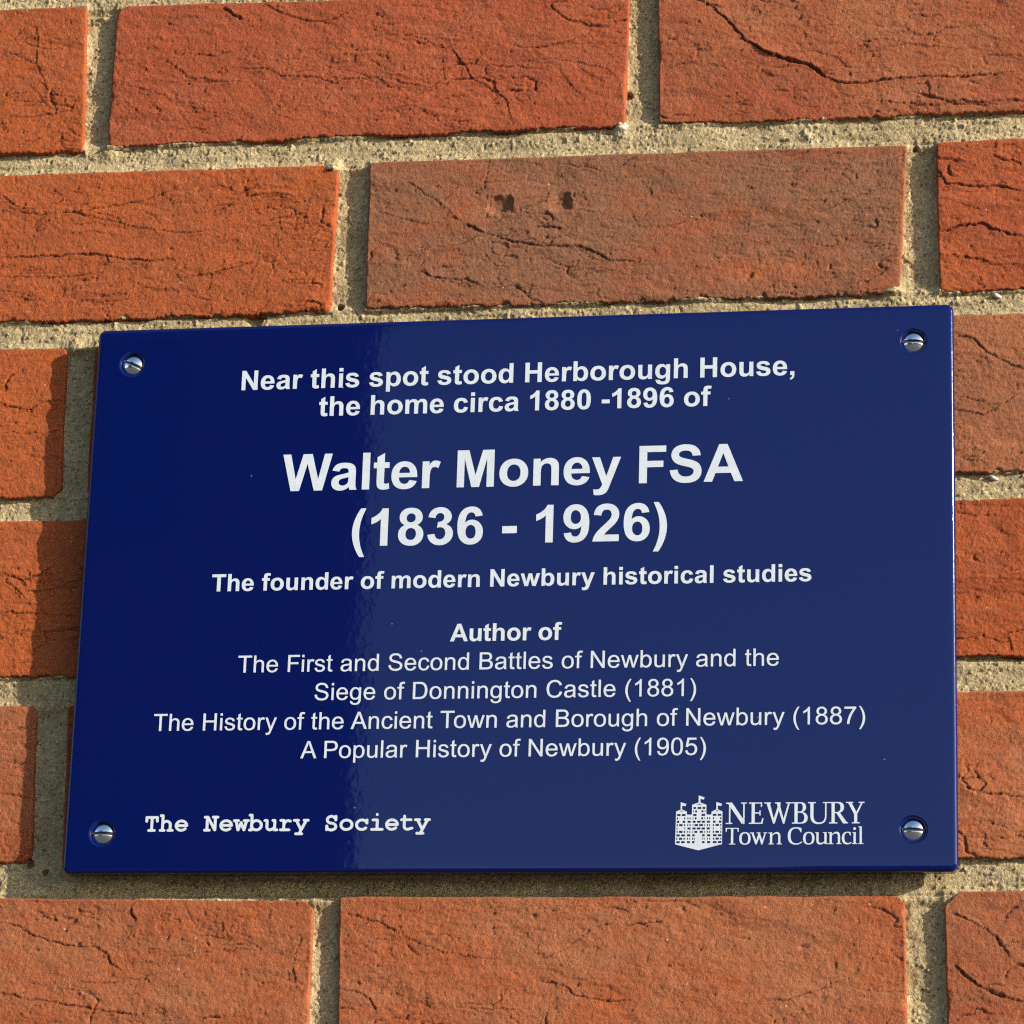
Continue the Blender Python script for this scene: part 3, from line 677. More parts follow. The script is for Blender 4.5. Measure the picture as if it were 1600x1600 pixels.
# ---------------------------------------------------------------- lettering
# every letter is drawn here by hand as outline paths, units 2048 per em, y up
SANS = {
 'A': (1366, "M-3 0L560 1466H769L1369 0H1148L977 444H364L203 0ZM420 602H917L764 1008Q694 1193 660 1312Q632 1171 581 1032Z"),
 'B': (1366, "M150 0V1466H700Q868 1466 969.5 1421.5Q1071 1377 1128.5 1284.5Q1186 1192 1186 1091Q1186 997 1135 914Q1084 831 981 780Q1114 741 1185.5 647Q1257 553 1257 425Q1257 322 1213.5 233.5Q1170 145 1106 97Q1042 49 945.5 24.5Q849 0 709 0ZM344 850H661Q790 850 846 867Q920 889 957.5 940Q995 991 995 1068Q995 1141 960 1196.5Q925 1252 860 1272.5Q795 1293 637 1293H344ZM344 173H709Q803 173 841 180Q908 192 953 220Q998 248 1027 301.5Q1056 355 1056 425Q1056 507 1014 567.5Q972 628 897.5 652.5Q823 677 683 677H344Z"),
 'C': (1479, "M1204 514L1398 465Q1337 226 1178.5 100.5Q1020 -25 791 -25Q554 -25 405.5 71.5Q257 168 179.5 351Q102 534 102 744Q102 973 189.5 1143.5Q277 1314 438.5 1402.5Q600 1491 794 1491Q1014 1491 1164 1379Q1314 1267 1373 1064L1182 1019Q1131 1179 1034 1252Q937 1325 790 1325Q621 1325 507.5 1244Q394 1163 348 1026.5Q302 890 302 745Q302 558 356.5 418.5Q411 279 526 210Q641 141 775 141Q938 141 1051 235Q1164 329 1204 514Z"),
 'D': (1479, "M158 0V1466H663Q834 1466 924 1445Q1050 1416 1139 1340Q1255 1242 1312.5 1089.5Q1370 937 1370 741Q1370 574 1331 445Q1292 316 1231 231.5Q1170 147 1097.5 98.5Q1025 50 922.5 25Q820 0 687 0ZM352 173H665Q810 173 892.5 200Q975 227 1024 276Q1093 345 1131.5 461.5Q1170 578 1170 744Q1170 974 1094.5 1097.5Q1019 1221 911 1263Q833 1293 660 1293H352Z"),
 'F': (1251, "M168 0V1466H1157V1293H362V839H1050V666H362V0Z"),
 'H': (1479, "M164 0V1466H358V864H1120V1466H1314V0H1120V691H358V0Z"),
 'N': (1479, "M156 0V1466H355L1125 315V1466H1311V0H1112L342 1152V0Z"),
 'P': (1366, "M158 0V1466H711Q857 1466 934 1452Q1042 1434 1115 1383.5Q1188 1333 1232.5 1242Q1277 1151 1277 1042Q1277 855 1158 725.5Q1039 596 728 596H352V0ZM352 769H731Q919 769 998 839Q1077 909 1077 1036Q1077 1128 1030.5 1193.5Q984 1259 908 1280Q859 1293 727 1293H352Z"),
 'S': (1366, "M92 471L275 487Q288 377 335.5 306.5Q383 236 483 192.5Q583 149 708 149Q819 149 904 182Q989 215 1030.5 272.5Q1072 330 1072 398Q1072 467 1032 518.5Q992 570 900 605Q841 628 639 676.5Q437 725 356 768Q251 823 199.5 904.5Q148 986 148 1087Q148 1198 211 1294.5Q274 1391 395 1441Q516 1491 664 1491Q827 1491 951.5 1438.5Q1076 1386 1143 1284Q1210 1182 1215 1053L1029 1039Q1014 1178 927.5 1249Q841 1320 672 1320Q496 1320 415.5 1255.5Q335 1191 335 1100Q335 1021 392 970Q448 919 684.5 865.5Q921 812 1009 772Q1137 713 1198 622.5Q1259 532 1259 414Q1259 297 1192 193.5Q1125 90 999.5 32.5Q874 -25 717 -25Q518 -25 383.5 33Q249 91 172.5 207.5Q96 324 92 471Z"),
 'T': (1251, "M531 0V1293H48V1466H1210V1293H725V0Z"),
 'a': (1139, "M828 131Q728 46 635.5 11Q543 -24 437 -24Q262 -24 168 61.5Q74 147 74 280Q74 358 109.5 422.5Q145 487 202.5 526Q260 565 332 585Q385 599 492 612Q710 638 813 674Q814 711 814 721Q814 831 763 876Q694 937 558 937Q431 937 370.5 892.5Q310 848 281 735L105 759Q129 872 184 941.5Q239 1011 343 1048.5Q447 1086 584 1086Q720 1086 805 1054Q890 1022 930 973.5Q970 925 986 851Q995 805 995 685V445Q995 194 1006.5 127.5Q1018 61 1052 0H864Q836 56 828 131ZM813 533Q715 493 519 465Q408 449 362 429Q316 409 291 370.5Q266 332 266 285Q266 213 320.5 165Q375 117 480 117Q584 117 665 162.5Q746 208 784 287Q813 348 813 467Z"),
 'b': (1139, "M301 0H134V1466H314V943Q428 1086 605 1086Q703 1086 790.5 1046.5Q878 1007 934.5 935.5Q991 864 1023 763Q1055 662 1055 547Q1055 274 920 125Q785 -24 596 -24Q408 -24 301 133ZM299 539Q299 348 351 263Q436 124 581 124Q699 124 785 226.5Q871 329 871 532Q871 740 788.5 839Q706 938 589 938Q471 938 385 835.5Q299 733 299 539Z"),
 'c': (1024, "M828 389L1005 366Q976 183 856.5 79.5Q737 -24 563 -24Q345 -24 212.5 118.5Q80 261 80 527Q80 699 137 828Q194 957 310.5 1021.5Q427 1086 564 1086Q737 1086 847 998.5Q957 911 988 750L813 723Q788 830 724.5 884Q661 938 571 938Q435 938 350 840.5Q265 743 265 532Q265 318 347 221Q429 124 561 124Q667 124 738 189Q809 254 828 389Z"),
 'd': (1139, "M824 0V134Q723 -24 527 -24Q400 -24 293.5 46Q187 116 128.5 241.5Q70 367 70 530Q70 689 123 818.5Q176 948 282 1017Q388 1086 519 1086Q615 1086 690 1045.5Q765 1005 812 940V1466H991V0ZM255 530Q255 326 341 225Q427 124 544 124Q662 124 744.5 220.5Q827 317 827 515Q827 733 743 835Q659 937 536 937Q416 937 335.5 839Q255 741 255 530Z"),
 'e': (1139, "M862 342L1048 319Q1004 156 885 66Q766 -24 581 -24Q348 -24 211.5 119.5Q75 263 75 522Q75 790 213 938Q351 1086 571 1086Q784 1086 919 941Q1054 796 1054 533Q1054 517 1053 485H261Q271 310 360 217Q449 124 582 124Q681 124 751 176Q821 228 862 342ZM271 633H864Q852 767 796 834Q710 938 573 938Q449 938 364.5 855Q280 772 271 633Z"),
 'f': (569, "M178 0V922H19V1062H178V1175Q178 1282 197 1334Q223 1404 288.5 1447.5Q354 1491 472 1491Q548 1491 640 1473L613 1316Q557 1326 507 1326Q425 1326 391 1291Q357 1256 357 1160V1062H564V922H358V0Z"),
 'g': (1139, "M102 -88L277 -114Q288 -195 338 -232Q405 -282 521 -282Q646 -282 714 -232Q782 -182 806 -92Q820 -37 819 139Q701 0 525 0Q306 0 186 158Q66 316 66 537Q66 689 121 817.5Q176 946 280.5 1016Q385 1086 526 1086Q714 1086 836 934V1062H1002V144Q1002 -104 951.5 -207.5Q901 -311 791.5 -371Q682 -431 522 -431Q332 -431 215 -345.5Q98 -260 102 -88ZM251 550Q251 341 334 245Q417 149 542 149Q666 149 750 244.5Q834 340 834 544Q834 739 747.5 838Q661 937 539 937Q419 937 335 839.5Q251 742 251 550Z"),
 'h': (1139, "M135 0V1466H315V940Q441 1086 633 1086Q751 1086 838 1039.5Q925 993 962.5 911Q1000 829 1000 673V0H820V673Q820 808 761.5 869.5Q703 931 596 931Q516 931 445.5 889.5Q375 848 345 777Q315 706 315 581V0Z"),
 'i': (455, "M136 1259V1466H316V1259ZM136 0V1062H316V0Z"),
 'l': (455, "M131 0V1466H311V0Z"),
 'n': (1139, "M135 0V1062H297V911Q414 1086 635 1086Q731 1086 811.5 1051.5Q892 1017 932 961Q972 905 988 828Q998 778 998 653V0H818V646Q818 756 797 810.5Q776 865 722.5 897.5Q669 930 597 930Q482 930 398.5 857Q315 784 315 580V0Z"),
 'o': (1139, "M68 531Q68 826 232 968Q369 1086 566 1086Q785 1086 924 942.5Q1063 799 1063 546Q1063 341 1001.5 223.5Q940 106 822.5 41Q705 -24 566 -24Q343 -24 205.5 119Q68 262 68 531ZM253 531Q253 327 342 225.5Q431 124 566 124Q700 124 789 226Q878 328 878 537Q878 734 788.5 835.5Q699 937 566 937Q431 937 342 836Q253 735 253 531Z"),
 'p': (1139, "M135 -407V1062H299V924Q357 1005 430 1045.5Q503 1086 607 1086Q743 1086 847 1016Q951 946 1004 818.5Q1057 691 1057 539Q1057 376 998.5 245.5Q940 115 828.5 45.5Q717 -24 594 -24Q504 -24 432.5 14Q361 52 315 110V-407ZM298 525Q298 320 381 222Q464 124 582 124Q702 124 787.5 225.5Q873 327 873 540Q873 743 789.5 844Q706 945 590 945Q475 945 386.5 837.5Q298 730 298 525Z"),
 'r': (682, "M133 0V1062H295V901Q357 1014 409.5 1050Q462 1086 525 1086Q616 1086 710 1028L648 861Q582 900 516 900Q457 900 410 864.5Q363 829 343 766Q313 670 313 556V0Z"),
 's': (1024, "M63 317L241 345Q256 238 324.5 181Q393 124 516 124Q640 124 700 174.5Q760 225 760 293Q760 354 707 389Q670 413 523 450Q325 500 248.5 536.5Q172 573 132.5 637.5Q93 702 93 780Q93 851 125.5 911.5Q158 972 214 1012Q256 1043 328.5 1064.5Q401 1086 484 1086Q609 1086 703.5 1050Q798 1014 843 952.5Q888 891 905 788L729 764Q717 846 659.5 892Q602 938 497 938Q373 938 320 897Q267 856 267 801Q267 766 289 738Q311 709 358 690Q385 680 517 644Q708 593 783.5 560.5Q859 528 902 466Q945 404 945 312Q945 222 892.5 142.5Q840 63 741 19.5Q642 -24 517 -24Q310 -24 201.5 62Q93 148 63 317Z"),
 't': (569, "M528 161L554 2Q478 -14 418 -14Q320 -14 266 17Q212 48 190 98.5Q168 149 168 311V922H36V1062H168V1325L347 1433V1062H528V922H347V301Q347 224 356.5 202Q366 180 387.5 167Q409 154 449 154Q479 154 528 161Z"),
 'u': (1139, "M831 0V156Q707 -24 494 -24Q400 -24 318.5 12Q237 48 197.5 102.5Q158 157 142 236Q131 289 131 404V1062H311V473Q311 332 322 283Q339 212 394 171.5Q449 131 530 131Q611 131 682 172.5Q753 214 782.5 285.5Q812 357 812 493V1062H992V0Z"),
 'w': (1479, "M331 0L6 1062H192L361 449L424 221Q428 238 479 440L648 1062H833L992 446L1045 243L1106 448L1288 1062H1463L1131 0H944L775 636L734 817L519 0Z"),
 'y': (1024, "M127 -409L107 -240Q166 -256 210 -256Q270 -256 306 -236Q342 -216 365 -180Q382 -153 420 -46Q425 -31 436 -2L33 1062H227L448 447Q491 330 525 201Q556 325 599 443L826 1062H1006L602 -18Q537 -193 501 -259Q453 -348 391 -389.5Q329 -431 243 -431Q191 -431 127 -409Z"),
 '(': (682, "M479 -431Q330 -243 227 9Q124 261 124 531Q124 769 201 987Q291 1240 479 1491H608Q487 1283 448 1194Q387 1056 352 906Q309 719 309 530Q309 49 608 -431Z"),
 ')': (682, "M253 -431H124Q423 49 423 530Q423 718 380 903Q346 1053 285 1191Q246 1281 124 1491H253Q441 1240 531 987Q608 769 608 531Q608 261 504.5 9Q401 -243 253 -431Z"),
 '0': (1139, "M85 723Q85 983 138.5 1141.5Q192 1300 297.5 1386Q403 1472 563 1472Q681 1472 770 1424.5Q859 1377 917 1287.5Q975 1198 1008 1069.5Q1041 941 1041 723Q1041 465 988 306.5Q935 148 829.5 61.5Q724 -25 563 -25Q351 -25 230 127Q85 310 85 723ZM270 723Q270 362 354.5 242.5Q439 123 563 123Q687 123 771.5 243Q856 363 856 723Q856 1085 771.5 1204Q687 1323 561 1323Q437 1323 363 1218Q270 1084 270 723Z"),
 '1': (1139, "M763 0H583V1147Q518 1085 412.5 1023Q307 961 223 930V1104Q374 1175 487 1276Q600 1377 647 1472H763Z"),
 '5': (1139, "M85 384L274 400Q295 262 371.5 192.5Q448 123 556 123Q686 123 776 221Q866 319 866 481Q866 635 779.5 724Q693 813 553 813Q466 813 396 773.5Q326 734 286 671L117 693L259 1446H988V1274H403L324 880Q456 972 601 972Q793 972 925 839Q1057 706 1057 497Q1057 298 941 153Q800 -25 556 -25Q356 -25 229.5 87Q103 199 85 384Z"),
 '7': (1139, "M97 1274V1447H1046V1307Q906 1158 768.5 911Q631 664 556 403Q502 219 487 0H302Q305 173 370 418Q435 663 556.5 890.5Q678 1118 815 1274Z"),
 '8': (1139, "M362 795Q250 836 196 912Q142 988 142 1094Q142 1254 257 1363Q372 1472 563 1472Q755 1472 872 1360.5Q989 1249 989 1089Q989 987 935.5 911.5Q882 836 773 795Q908 751 978.5 653Q1049 555 1049 419Q1049 231 916 103Q783 -25 566 -25Q349 -25 216 103.5Q83 232 83 424Q83 567 155.5 663.5Q228 760 362 795ZM326 1100Q326 996 393 930Q460 864 567 864Q671 864 737.5 929.5Q804 995 804 1090Q804 1189 735.5 1256.5Q667 1324 565 1324Q462 1324 394 1258Q326 1192 326 1100ZM268 423Q268 346 304.5 274Q341 202 413 162.5Q485 123 568 123Q697 123 781 206Q865 289 865 417Q865 547 778.5 632Q692 717 562 717Q435 717 351.5 633Q268 549 268 423Z"),
 '9': (1139, "M112 339L285 355Q307 233 369 178Q431 123 528 123Q611 123 673.5 161Q736 199 776 262.5Q816 326 843 434Q870 542 870 654Q870 666 869 690Q815 604 721.5 550.5Q628 497 519 497Q337 497 211 629Q85 761 85 977Q85 1200 216.5 1336Q348 1472 546 1472Q689 1472 807.5 1395Q926 1318 987.5 1175.5Q1049 1033 1049 763Q1049 482 988 315.5Q927 149 806.5 62Q686 -25 524 -25Q352 -25 243 70.5Q134 166 112 339ZM849 986Q849 1141 766.5 1232Q684 1323 568 1323Q448 1323 359 1225Q270 1127 270 971Q270 831 354.5 743.5Q439 656 563 656Q688 656 768.5 743.5Q849 831 849 986Z"),
}
BOLD = {
 'A': (1479, "M1471 0H1149L1021 333H435L314 0H0L571 1466H884ZM926 580L724 1124L526 580Z"),
 'F': (1251, "M151 0V1466H1156V1218H447V871H1059V623H447V0Z"),
 'H': (1479, "M150 0V1466H446V889H1026V1466H1322V0H1026V641H446V0Z"),
 'M': (1706, "M145 0V1466H588L854 466L1117 1466H1561V0H1286V1154L995 0H710L420 1154V0Z"),
 'N': (1479, "M152 0V1466H440L1040 487V1466H1315V0H1018L427 956V0Z"),
 'S': (1366, "M74 477L362 505Q388 360 467.5 292Q547 224 682 224Q825 224 897.5 284.5Q970 345 970 426Q970 478 939.5 514.5Q909 551 833 578Q781 596 596 642Q358 701 262 787Q127 908 127 1082Q127 1194 190.5 1291.5Q254 1389 373.5 1440Q493 1491 662 1491Q938 1491 1077.5 1370Q1217 1249 1224 1047L928 1034Q909 1147 846.5 1196.5Q784 1246 659 1246Q530 1246 457 1193Q410 1159 410 1102Q410 1050 454 1013Q510 966 726 915Q942 864 1045.5 809.5Q1149 755 1207.5 660.5Q1266 566 1266 427Q1266 301 1196 191Q1126 81 998 27.5Q870 -26 679 -26Q401 -26 252 102.5Q103 231 74 477Z"),
 'T': (1251, "M478 0V1218H43V1466H1208V1218H774V0Z"),
 'W': (1933, "M356 0L6 1466H309L530 459L798 1466H1150L1407 442L1632 1466H1930L1574 0H1260L968 1096L677 0Z"),
 'a': (1139, "M357 738L102 784Q145 938 250 1012Q355 1086 562 1086Q750 1086 842 1041.5Q934 997 971.5 928.5Q1009 860 1009 677L1006 349Q1006 209 1019.5 142.5Q1033 76 1070 0H792Q781 28 765 83Q758 108 755 116Q683 46 601 11Q519 -24 426 -24Q262 -24 167.5 65Q73 154 73 290Q73 380 116 450.5Q159 521 236.5 558.5Q314 596 460 624Q657 661 733 693V721Q733 802 693 836.5Q653 871 542 871Q467 871 425 841.5Q383 812 357 738ZM733 510Q679 492 562 467Q445 442 409 418Q354 379 354 319Q354 260 398 217Q442 174 510 174Q586 174 655 224Q706 262 722 317Q733 353 733 454Z"),
 'b': (1251, "M135 0V1466H416V938Q546 1086 724 1086Q918 1086 1045 945.5Q1172 805 1172 542Q1172 270 1042.5 123Q913 -24 728 -24Q637 -24 548.5 21.5Q460 67 396 156V0ZM414 554Q414 389 466 310Q539 198 660 198Q753 198 818.5 277.5Q884 357 884 528Q884 710 818 790.5Q752 871 649 871Q548 871 481 792.5Q414 714 414 554Z"),
 'c': (1139, "M1073 748L796 698Q782 781 732.5 823Q683 865 604 865Q499 865 436.5 792.5Q374 720 374 550Q374 361 437.5 283Q501 205 608 205Q688 205 739 250.5Q790 296 811 407L1087 360Q1044 170 922 73Q800 -24 595 -24Q362 -24 223.5 123Q85 270 85 530Q85 793 224 939.5Q363 1086 600 1086Q794 1086 908.5 1002.5Q1023 919 1073 748Z"),
 'd': (1251, "M1121 0H860V156Q795 65 706.5 20.5Q618 -24 528 -24Q345 -24 214.5 123.5Q84 271 84 535Q84 805 211 945.5Q338 1086 532 1086Q710 1086 840 938V1466H1121ZM371 554Q371 384 418 308Q486 198 608 198Q705 198 773 280.5Q841 363 841 527Q841 710 775 790.5Q709 871 606 871Q506 871 438.5 791.5Q371 712 371 554Z"),
 'e': (1139, "M762 338L1042 291Q988 137 871.5 56.5Q755 -24 580 -24Q303 -24 170 157Q65 302 65 523Q65 787 203 936.5Q341 1086 552 1086Q789 1086 926 929.5Q1063 773 1057 450H353Q356 325 421 255.5Q486 186 583 186Q649 186 694 222Q739 258 762 338ZM778 622Q775 744 715 807.5Q655 871 569 871Q477 871 417 804Q357 737 358 622Z"),
 'f': (682, "M24 1062H180V1142Q180 1276 208.5 1342Q237 1408 313.5 1449.5Q390 1491 507 1491Q627 1491 742 1455L704 1259Q637 1275 575 1275Q514 1275 487.5 1246.5Q461 1218 461 1137V1062H671V841H461V0H180V841H24Z"),
 'g': (1251, "M121 -70L442 -109Q450 -165 479 -186Q519 -216 605 -216Q715 -216 770 -183Q807 -161 826 -112Q839 -77 839 17V172Q713 0 521 0Q307 0 182 181Q84 324 84 537Q84 804 212.5 945Q341 1086 532 1086Q729 1086 857 913V1062H1120V109Q1120 -79 1089 -172Q1058 -265 1002 -318Q946 -371 852.5 -401Q759 -431 616 -431Q346 -431 233 -338.5Q120 -246 120 -104Q120 -90 121 -70ZM372 553Q372 384 437.5 305.5Q503 227 599 227Q702 227 773 307.5Q844 388 844 546Q844 711 776 791Q708 871 604 871Q503 871 437.5 792.5Q372 714 372 553Z"),
 'h': (1251, "M416 1466V927Q552 1086 741 1086Q838 1086 916 1050Q994 1014 1033.5 958Q1073 902 1087.5 834Q1102 766 1102 623V0H821V561Q821 728 805 773Q789 818 748.5 844.5Q708 871 647 871Q577 871 522 837Q467 803 441.5 734.5Q416 666 416 532V0H135V1466Z"),
 'i': (569, "M147 1206V1466H428V1206ZM147 0V1062H428V0Z"),
 'l': (569, "M147 0V1466H428V0Z"),
 'm': (1821, "M126 1062H385V917Q524 1086 716 1086Q818 1086 893 1044Q968 1002 1016 917Q1086 1002 1167 1044Q1248 1086 1340 1086Q1457 1086 1538 1038.5Q1619 991 1659 899Q1688 831 1688 679V0H1407V607Q1407 765 1378 811Q1339 871 1258 871Q1199 871 1147 835Q1095 799 1072 729.5Q1049 660 1049 510V0H768V582Q768 737 753 782Q738 827 706.5 849Q675 871 621 871Q556 871 504 836Q452 801 429.5 735Q407 669 407 516V0H126Z"),
 'n': (1251, "M1113 0H832V542Q832 714 814 764.5Q796 815 755.5 843Q715 871 658 871Q585 871 527 831Q469 791 447.5 725Q426 659 426 481V0H145V1062H406V906Q545 1086 756 1086Q849 1086 926 1052.5Q1003 1019 1042.5 967Q1082 915 1097.5 849Q1113 783 1113 660Z"),
 'o': (1251, "M82 546Q82 686 151 817Q220 948 346.5 1017Q473 1086 629 1086Q870 1086 1024 929.5Q1178 773 1178 534Q1178 293 1022.5 134.5Q867 -24 631 -24Q485 -24 352.5 42Q220 108 151 235.5Q82 363 82 546ZM370 531Q370 373 445 289Q520 205 630 205Q740 205 814.5 289Q889 373 889 533Q889 689 814.5 773Q740 857 630 857Q520 857 445 773Q370 689 370 531Z"),
 'p': (1251, "M139 1062H401V906Q452 986 539 1036Q626 1086 732 1086Q917 1086 1046 941Q1175 796 1175 537Q1175 271 1045 123.5Q915 -24 730 -24Q642 -24 570.5 11Q499 46 420 131V-404H139ZM417 549Q417 370 488 284.5Q559 199 661 199Q759 199 824 277.5Q889 356 889 535Q889 702 822 783Q755 864 656 864Q553 864 485 784.5Q417 705 417 549Z"),
 'r': (797, "M416 0H135V1062H396V911Q463 1018 516.5 1052Q570 1086 638 1086Q734 1086 823 1033L736 788Q665 834 604 834Q545 834 504 801.5Q463 769 439.5 684Q416 599 416 328Z"),
 's': (1139, "M48 303L330 346Q348 264 403 221.5Q458 179 557 179Q666 179 721 219Q758 247 758 294Q758 326 738 347Q717 367 644 384Q304 459 213 521Q87 607 87 760Q87 898 196 992Q305 1086 534 1086Q752 1086 858 1015Q964 944 1004 805L739 756Q722 818 674.5 851Q627 884 539 884Q428 884 380 853Q348 831 348 796Q348 766 376 745Q414 717 638.5 666Q863 615 952 541Q1040 466 1040 332Q1040 186 918 81Q796 -24 557 -24Q340 -24 213.5 64Q87 152 48 303Z"),
 't': (682, "M634 1062V838H442V410Q442 280 447.5 258.5Q453 237 472.5 223Q492 209 520 209Q559 209 633 236L657 18Q559 -24 435 -24Q359 -24 298 1.5Q237 27 208.5 67.5Q180 108 169 177Q160 226 160 375V838H31V1062H160V1273L442 1437V1062Z"),
 'u': (1251, "M846 0V159Q788 74 693.5 25Q599 -24 494 -24Q387 -24 302 23Q217 70 179 155Q141 240 141 390V1062H422V574Q422 350 437.5 299.5Q453 249 494 219.5Q535 190 598 190Q670 190 727 229.5Q784 269 805 327.5Q826 386 826 614V1062H1107V0Z"),
 'w': (1593, "M345 0L9 1062H282L481 366L664 1062H935L1112 366L1315 1062H1592L1251 0H981L798 683L618 0Z"),
 'y': (1139, "M14 1062H313L567 308L815 1062H1106L731 40L664 -145Q627 -238 593.5 -287Q560 -336 516.5 -366.5Q473 -397 409.5 -414Q346 -431 266 -431Q185 -431 107 -414L82 -194Q148 -207 201 -207Q299 -207 346 -149.5Q393 -92 418 -3Z"),
 ',': (569, "M131 281H412V80Q412 -47 390 -120.5Q368 -194 306.5 -252Q245 -310 150 -343L95 -227Q184 -198 222.5 -147Q261 -96 263 0H131Z"),
 '-': (682, "M112 391V672H664V391Z"),
 '(': (682, "M610 -431H417Q264 -201 184 47Q104 295 104 527Q104 815 203 1072Q289 1296 421 1491H613Q476 1188 424.5 975.5Q373 763 373 525Q373 361 403.5 189Q434 17 487 -138Q522 -240 610 -431Z"),
 ')': (682, "M69 -431Q153 -252 187.5 -156.5Q222 -61 251.5 62.5Q281 186 294.5 297.5Q308 409 308 526Q308 764 257 976.5Q206 1189 69 1491H260Q411 1278 494.5 1036Q578 794 578 545Q578 335 512 95Q437 -174 262 -431Z"),
 '0': (1139, "M563 1472Q776 1472 896 1320Q1039 1140 1039 723Q1039 307 895 125Q776 -25 563 -25Q349 -25 218 139.5Q87 304 87 726Q87 1140 231 1322Q350 1472 563 1472ZM563 1239Q512 1239 472 1206.5Q432 1174 410 1090Q381 981 381 723Q381 465 407 368.5Q433 272 472.5 240Q512 208 563 208Q614 208 654 240.5Q694 273 716 357Q745 465 745 723Q745 981 719 1077.5Q693 1174 653.5 1206.5Q614 1239 563 1239Z"),
 '1': (1139, "M807 0H526V1059Q372 915 163 846V1101Q273 1137 402 1237.5Q531 1338 579 1472H807Z"),
 '2': (1139, "M1036 261V0H51Q67 148 147 280.5Q227 413 463 632Q653 809 696 872Q754 959 754 1044Q754 1138 703.5 1188.5Q653 1239 564 1239Q476 1239 424 1186Q372 1133 364 1010L84 1038Q109 1270 241 1371Q373 1472 571 1472Q788 1472 912 1355Q1036 1238 1036 1064Q1036 965 1000.5 875.5Q965 786 888 688Q837 623 704 501Q571 379 535.5 339Q500 299 478 261Z"),
 '3': (1139, "M77 389L349 422Q362 318 419 263Q476 208 557 208Q644 208 703.5 274Q763 340 763 452Q763 558 706 620Q649 682 567 682Q513 682 438 661L469 890Q583 887 643 939.5Q703 992 703 1079Q703 1153 659 1197Q615 1241 542 1241Q470 1241 419 1191Q368 1141 357 1045L98 1089Q125 1222 179.5 1301.5Q234 1381 331.5 1426.5Q429 1472 550 1472Q757 1472 882 1340Q985 1232 985 1096Q985 903 774 788Q900 761 975.5 667Q1051 573 1051 440Q1051 247 910 111Q769 -25 559 -25Q360 -25 229 89.5Q98 204 77 389Z"),
 '6': (1139, "M1037 1107L765 1077Q755 1161 713 1201Q671 1241 604 1241Q515 1241 453.5 1161Q392 1081 376 828Q481 952 637 952Q813 952 938.5 818Q1064 684 1064 472Q1064 247 932 111Q800 -25 593 -25Q371 -25 228 147.5Q85 320 85 713Q85 1116 234 1294Q383 1472 621 1472Q788 1472 897.5 1378.5Q1007 1285 1037 1107ZM400 495Q400 358 463 283.5Q526 209 607 209Q685 209 737 270Q789 331 789 470Q789 613 733 679.5Q677 746 593 746Q512 746 456 682.5Q400 619 400 495Z"),
 '8': (1139, "M327 793Q218 839 168.5 919.5Q119 1000 119 1096Q119 1260 233.5 1366Q348 1472 559 1472Q768 1472 883.5 1366Q999 1260 999 1096Q999 994 946 914.5Q893 835 797 793Q919 744 982.5 650Q1046 556 1046 433Q1046 230 916.5 103Q787 -24 572 -24Q372 -24 239 81Q81 206 81 424Q81 544 140.5 644.5Q200 745 327 793ZM385 1076Q385 992 432.5 945Q480 898 559 898Q639 898 687 945.5Q735 993 735 1077Q735 1156 687.5 1203.5Q640 1251 562 1251Q481 1251 433 1203Q385 1155 385 1076ZM359 449Q359 333 418.5 268Q478 203 567 203Q654 203 711 265.5Q768 328 768 446Q768 549 710 611.5Q652 674 563 674Q460 674 409.5 603Q359 532 359 449Z"),
 '9': (1139, "M92 340L364 370Q374 287 416 247Q458 207 527 207Q614 207 675 287Q736 367 753 619Q647 496 488 496Q315 496 189.5 629.5Q64 763 64 977Q64 1200 196.5 1336Q329 1472 534 1472Q757 1472 900 1299.5Q1043 1127 1043 732Q1043 330 894 152Q745 -26 506 -26Q334 -26 228 65.5Q122 157 92 340ZM728 952Q728 1088 665.5 1163Q603 1238 521 1238Q443 1238 391.5 1176.5Q340 1115 340 975Q340 833 396 766.5Q452 700 536 700Q617 700 672.5 764Q728 828 728 952Z"),
}
